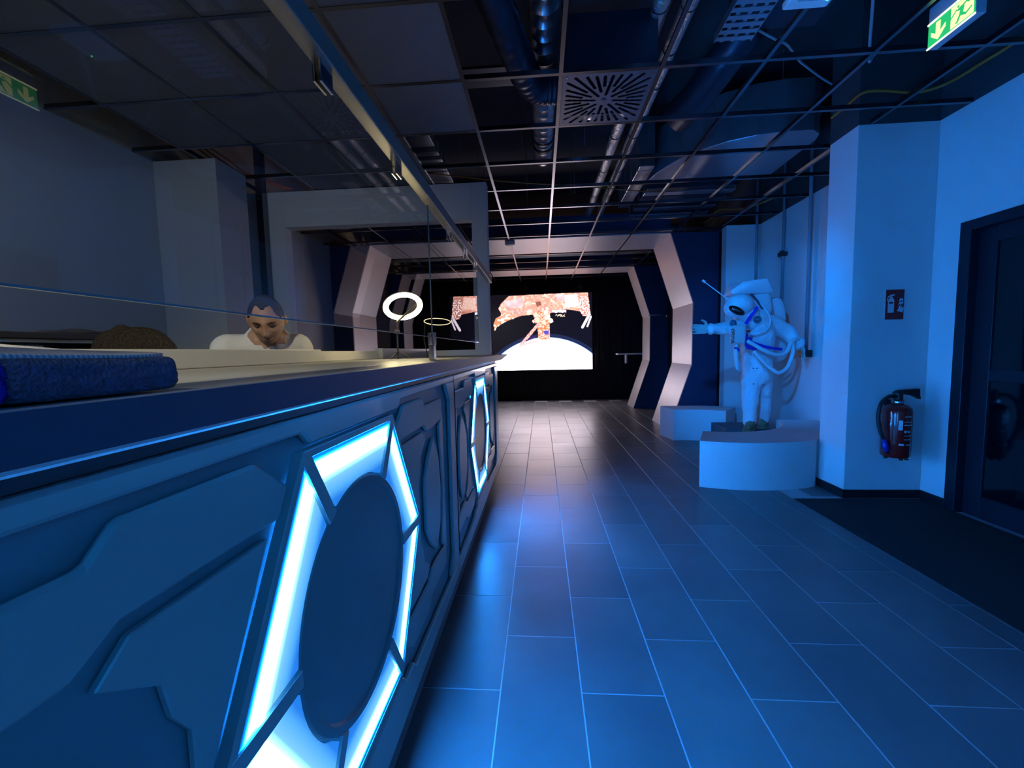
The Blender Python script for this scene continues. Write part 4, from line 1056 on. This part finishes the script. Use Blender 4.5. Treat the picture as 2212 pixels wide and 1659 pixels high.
# ------------------------------------------------------------------ services above the grid
def spiral_duct():
    root = empty('spiral_duct', (.055, 3.0, 3.33), 'thick spiral duct with dark joints running above the middle runner', 'duct')
    prof = []; y = -2.0
    mb_ = MB(); n = 0
    pts = []; rad = []
    while y < 1.62:
        pts += [(0, y, 0), (0, y+.095, 0), (0, y+.098, 0), (0, y+.104, 0), (0, y+.107, 0)]; rad += [.098, .098, .102, .102, .098]; y += .11
    mb_.tube(pts, .1, 28, rad=rad).obj('duct_run', M['spiral'], root, smooth=True)
    MB().tube([(0, 1.60, 0), (0, 1.69, .01), (0, 1.76, .06), (0, 1.79, .13), (0, 1.79, .6)], .1, 28, rad=[.097, .098, .1, .1, .1]).obj('elbow', M['spiral'], root, smooth=True)
    for y in (1.2, 1.34): MB().tube([(0, y, 0), (0, y+.03, 0)], .108, 28).obj('joint_collar', M['dclip'], root)
    for y in (-.9, .28):
        MB().box((-.16, y-.012, -.125), (.16, y+.012, -.105)).obj('support_bar', M['strip'], root)
        for x in (-.14, .14): MB().tube([(x, y, -.12), (x, y, .6)], .0035, 6).obj('threaded_rod', M['strip'], root)
spiral_duct()
for i, (x, z, lab) in enumerate(((.73, 3.27, 'foil wrapped pipe, the one of the pair nearer the air diffuser'), (.90, 3.27, 'foil wrapped pipe, the one of the pair nearer the big sheet duct'))):
    root = empty('foil_pipe', (x, 3.6, z), lab, 'pipe', 'foil wrapped pipes above the grid')
    pts = []; rad = []; y = -2.6; n = 0
    while y < 2.95:
        pts += [(0.004*noise.noise(Vector((i, y*4, 0))), y, .004*noise.noise(Vector((i, y*4, 5))))]; rad.append(.047+.003*noise.noise(Vector((y*9, i, 1)))); y += .05
    MB().tube(pts, .047, 18, rad=rad).obj('pipe_run', M['foil'], root, smooth=True)
    y = -2.4
    while y < 2.9:
        MB().tube([(0, y, 0), (0, y+.008, 0)], .0505, 18).obj('binding_wire', M['dclip'], root); y += .37
root = empty('thin_pipe', (.81, 3.2, 3.36), 'thin bare pipe running between the two foil wrapped pipes', 'pipe')
MB().tube([(0, -2.2, 0), (0, 3.3, 0)], .018, 12).obj('pipe_run', M['spiral'], root, smooth=True)

# diffuser with plenum box
df = empty('air_diffuser', (.447, 2.995, CZ+.002), 'square grey air diffuser with radial slots set in the ceiling grid', 'air diffuser')
def diffuser_plate():
    """square plate with real radial slots, meshed on a fine polar-free grid"""
    bm = bmesh.new(); h = .286
    slots = []
    for k in range(32):
        a = 2*PI*(k+.5)/32; mx_ = (h-.028)/max(abs(math.cos(a)), abs(math.sin(a))); mx_ = min(mx_, .34)
        r0_ = (.055, .15, .095, .15)[k % 4]
        slots.append((a, r0_, mx_, .0105))
        if k % 4 in (0, 2) and False: pass
    N = 150; cell = 2*h/N
    vid = {}
    def vv(i, j):
        if (i, j) not in vid: vid[i, j] = bm.verts.new((-h+i*cell, -h+j*cell, 0))
        return vid[i, j]
    sl = [(math.cos(a), math.sin(a), r, R_, w) for a, r, R_, w in slots]
    for i in range(N):
        for j in range(N):
            x, y = -h+(i+.5)*cell, -h+(j+.5)*cell; hole = False
            for c, s, r, R_, w in sl:
                t = x*c+y*s
                if r < t < R_ and abs(-x*s+y*c) < w: hole = True; break
            if not hole: bm.faces.new((vv(i, j), vv(i, j+1), vv(i+1, j+1), vv(i+1, j)))
    bmesh.ops.dissolve_limit(bm, angle_limit=.01, verts=bm.verts[:], edges=bm.edges[:])
    bmesh.ops.triangulate(bm, faces=bm.faces[:])
    me = bpy.data.meshes.new('slotted_plate'); bm.to_mesh(me); bm.free()
    o_ = link('slotted_plate', me, M['diff'], df, (0, 0, -.004)); so_ = o_.modifiers.new('s', 'SOLIDIFY'); so_.thickness = .0025
diffuser_plate()
MB().lathe([(.02, -.008), (.018, -.003)], (0, 0, 0), 20).obj('centre_cap', M['diff'], df)
MB().lathe([(.006, -.011), (.005, -.007)], (0, 0, 0), 12).obj('centre_screw', M['chrome'], df)
for sx in (-1, 1):
    for sy in (-1, 1): MB().lathe([(.005, -.008), (.004, -.004)], (sx*.26, sy*.26, 0), 10).obj('corner_screw', M['chrome'], df)
MB().box((-.285, -.275, .045), (.285, -.255, .34)).box((-.285, .255, .045), (.285, .275, .34)).box((-.285, -.255, .045), (-.265, .255, .34)).box((.265, -.255, .045), (.285, .255, .34)).box((-.285, -.275, .34), (.285, .275, .355)).obj('plenum_box', M['dsheet'], df, bev=.002)
MB().tube([(-.04, .27, .20), (-.04, .42, .20), (-.04, .55, .25), (-.04, .62, .4), (-.04, .62, .8)], .105, 24).obj('spigot_duct', M['spiral'], df, smooth=True)
# big flexible duct
fx = spline([(-.62, 1.2, 3.35), (-.40, 1.9, 3.3), (-.24, 2.40, 3.2), (-.12, 2.80, 3.12), (-.05, 3.02, 3.10), (.03, 3.12, 3.105), (.15, 3.14, 3.11)], 14)
tag(MB().tube(fx, .1, 28, rad=[.098+.0035*math.sin(i*1.57) for i in range(len(fx))]).obj('flexible_duct', M['dsheet'], smooth=True), 'dark flexible duct bending across in front of the spiral duct', 'duct')
bt = empty('beam_tray', (-.45, 3.6, 3.5), 'dull flat tray spanning above the grid left of the spiral duct', 'tray')
MB().box((-.28, -.12, 0), (.33, .12, .02)).obj('tray_base', M['dsheet'], bt)
# sheet-metal ducts
big = empty('sheet_metal_duct', (1.9, 4.6, 3.2), 'large sheet metal duct with a rounded side above the grid near the pillar', 'duct')
ol = [(1.27,5.17),(1.30,4.98),(1.38,4.76),(1.48,4.56),(1.62,4.41),(1.80,4.28),(2.03,4.18),(2.26,4.14),(2.50,4.14),(2.60,4.22),(2.64,4.33),(2.64,5.17)]
MB().prism([(a-1.9, b-4.6) for a, b in ol], 2, 0, .46).obj('duct_body', M['sheet'], big, bev=.006)
MB().prism([(a-1.9, b-4.6) for a, b in [(1.9,4.235),(2.5,4.135),(2.66,4.3),(2.66,5.19),(1.26,5.19)]], 2, .205, .225).obj('flange', M['sheet'], big)
rb = empty('ribbed_duct', (1.85, 5.9, 3.2), 'ribbed sheet duct behind the large rounded one', 'duct')
for i in range(8):
    y = -.52+i*.145; MB().box((-.52, y, .0), (.55+.04*(i % 2), y+.115, .3)).obj('duct_section', M['sheet'] if i % 2 else M['dsheet'], rb, bev=.004)
wd = empty('pale_duct', (1.2, 5.5, 3.22), 'pale narrow duct standing beside the ribbed duct', 'duct')
MB().box((-.1, -.72, .0), (.06, .6, .5)).obj('duct_body', M['spiral'], wd, bev=.004)
for i in range(4): MB().box((-.112, -.62+i*.33, -.004), (.062, -.60+i*.33, .504)).obj('seam_strip', M['strip'], wd)
dk = empty('dark_side_duct', (1.75, 3.0, 3.35), 'dark rectangular duct above the exit sign side of the grid', 'duct')
MB().box((-.35, -.9, .2), (.25, .35, .5)).obj('duct_body', M['dsheet'], dk, bev=.005)
MB().tube([(-.2, .35, .25), (-.25, .7, .2), (-.35, 1.0, .1), (-.45, 1.2, .05)], .14, 20).obj('round_branch', M['dsheet'], dk, smooth=True)
# perforated cable tray
ct = empty('cable_tray', (1.315, 2.4, 3.3), 'perforated cable tray catching blue light beside the foil pipes', 'cable tray')
for x in (-.12, .12): MB().box((x-.003, -1.6, 0), (x+.003, .68, .05)).obj('side_rail', M['sheet'], ct)
for i in range(38): MB().box((-.117, -1.59+i*.06, 0), (.117, -1.555+i*.06, .004)).obj('rung', M['sheet'], ct)
for x in (-.07, .0, .07): MB().box((x-.012, -1.6, .0045), (x+.012, .68, .007)).obj('tray_strip', M['sheet'], ct)
# left duct stack beyond the boards
ld = empty('flat_duct_stack', (-1.04, 4.0, 3.12), 'flat grey duct pieces seen through the open grid above the partition', 'duct')
for y0_, y1_ in ((-.38, -.12), (-.02, .06), (.14, .20), (.29, .7)):
    MB().box((-.12, y0_, 0), (.11, y1_, .12)).obj('duct_piece', M['sheet'], ld, bev=.003)
# brown crossing ducts between the portals
for i, (y, h) in enumerate(((7.75, 3.15), (8.25, 3.12), (8.6, 3.15), (10.0, 3.1))):
    o_ = box('crossing_duct', (-3.1, y-.13, h), (2.5, y+.13, h+.22), M['brown'] if i % 2 else M['sheet'], bev=.006)
    tag(o_, ('brushed duct crossing the ceiling just behind the nearer portal', 'brown duct crossing the ceiling midway between the portals', 'brushed duct crossing just before the farther portal', 'brown duct crossing between the farther portal and the screen')[i], 'duct', 'ducts crossing between the portals')
# cables
def cable(pts, r, m, label): return tag(MB().tube(spline(pts, 6), r, 8).obj('cable', m, smooth=True), label, 'cable')
cable([(2.33, 3.64, 3.05), (2.33, 3.49, 3.05), (2.34, 3.34, 3.06), (2.46, 3.32, 3.06), (2.72, 3.35, 3.05), (2.86, 3.28, 3.06), (2.87, 3.06, 3.05), (2.88, 2.8, 3.05), (2.9, 2.2, 3.08)], .010, M['orange'], 'orange cable winding above the pillar')
cable([(1.23, 2.55, 3.0), (1.38, 2.63, 2.99), (1.45, 2.67, 2.99), (1.58, 2.78, 2.97), (1.67, 2.86, 2.98), (1.86, 3.02, 3.0), (2.01, 3.14, 3.02)], .006, M['gcable'], 'thin grey cable sagging between two runners near the cable tray')
cable([(1.73, 2.4, 3.4), (1.98, 2.78, 2.99), (2.02, 2.80, 2.985), (2.0, 2.65, 2.99), (2.03, 2.5, 3.02), (2.085, 2.40, 3.1)], .008, M['gcable'], 'grey cable looping down beside the exit sign')
cable([(2.39, 6.42, 3.05), (2.38, 6.13, 3.04), (2.38, 5.87, 3.06), (2.7, 5.83, 3.06), (2.95, 5.6, 3.1)], .011, M['orange'], 'orange cable above the nearer portal corner')
for i, dx in enumerate((0, .04, .08)):
    cable([(-2.93+dx, 3.3, 3.1), (-2.91+dx, 3.8, 3.02+.02*i), (-2.88+dx, 4.0, 3.03), (-2.80+dx, 4.6, 3.1)], .008, M['orange'], ('orange cable nearest the side wall above the grey pillar', 'middle orange cable of the three above the grey pillar', 'innermost orange cable of the three above the grey pillar')[i])
cable([(-1.2, 4.4, 3.12), (-.3, 4.6, 3.06), (.5, 4.75, 3.03), (1.0, 5.0, 3.06), (1.5, 5.3, 3.12)], .006, M['orange'], 'long thin orange cable sagging across the middle of the grid')
# hangers for the grid
for i in (-1, 0, 1, 2, 3, 4):
    for j in (2, 4, 5):
        MB().tube([(CX0+CS*i+.3, CY0+CS*j+.3, 3.2), (CX0+CS*i+.3, CY0+CS*j+.3, 3.94)], .003, 6).obj('hanger_wire', M['strip'], cl)
# smoke detector on the nearer portal's soffit
sd_ = empty('smoke_detector', (-.45, 6.55, CZ-.055), 'white smoke detector under the nearer portal soffit', 'smoke detector')
MB().lathe([(.05, 0), (.075, .012), (.08, .045), (.07, .058)], (0, 0, 0), 24).obj('case', M['plastic'], sd_, smooth=True)
# small wall fittings between the portals
f1 = empty('wall_shelf', (1.98, 9.9, 1.12), 'small white wall shelf showing behind the farther portal', 'shelf')
MB().box((-.22, -.15, 0), (.638, .15, .03)).obj('shelf_board', M['plastic'], f1, bev=.004)
MB().box((-.03, -.03, -.2), (.01, .03, -.001)).obj('bracket', M['plastic'], f1)
f2 = empty('mounting_bar', (2.30, 7.9, 1.86), 'thin dark arm reaching out from behind the nearer portal', 'bracket')
MB().box((-.32, -.01, -.008), (.2, .01, .008)).obj('arm', M['tee'], f2)
MB().box((.0, -.03, -.04), (.05, .03, -.009)).obj('joint', M['tee'], f2)
MB().box((.2, -.03, -.06), (.315, .03, .06)).obj('wall_plate', M['tee'], f2)
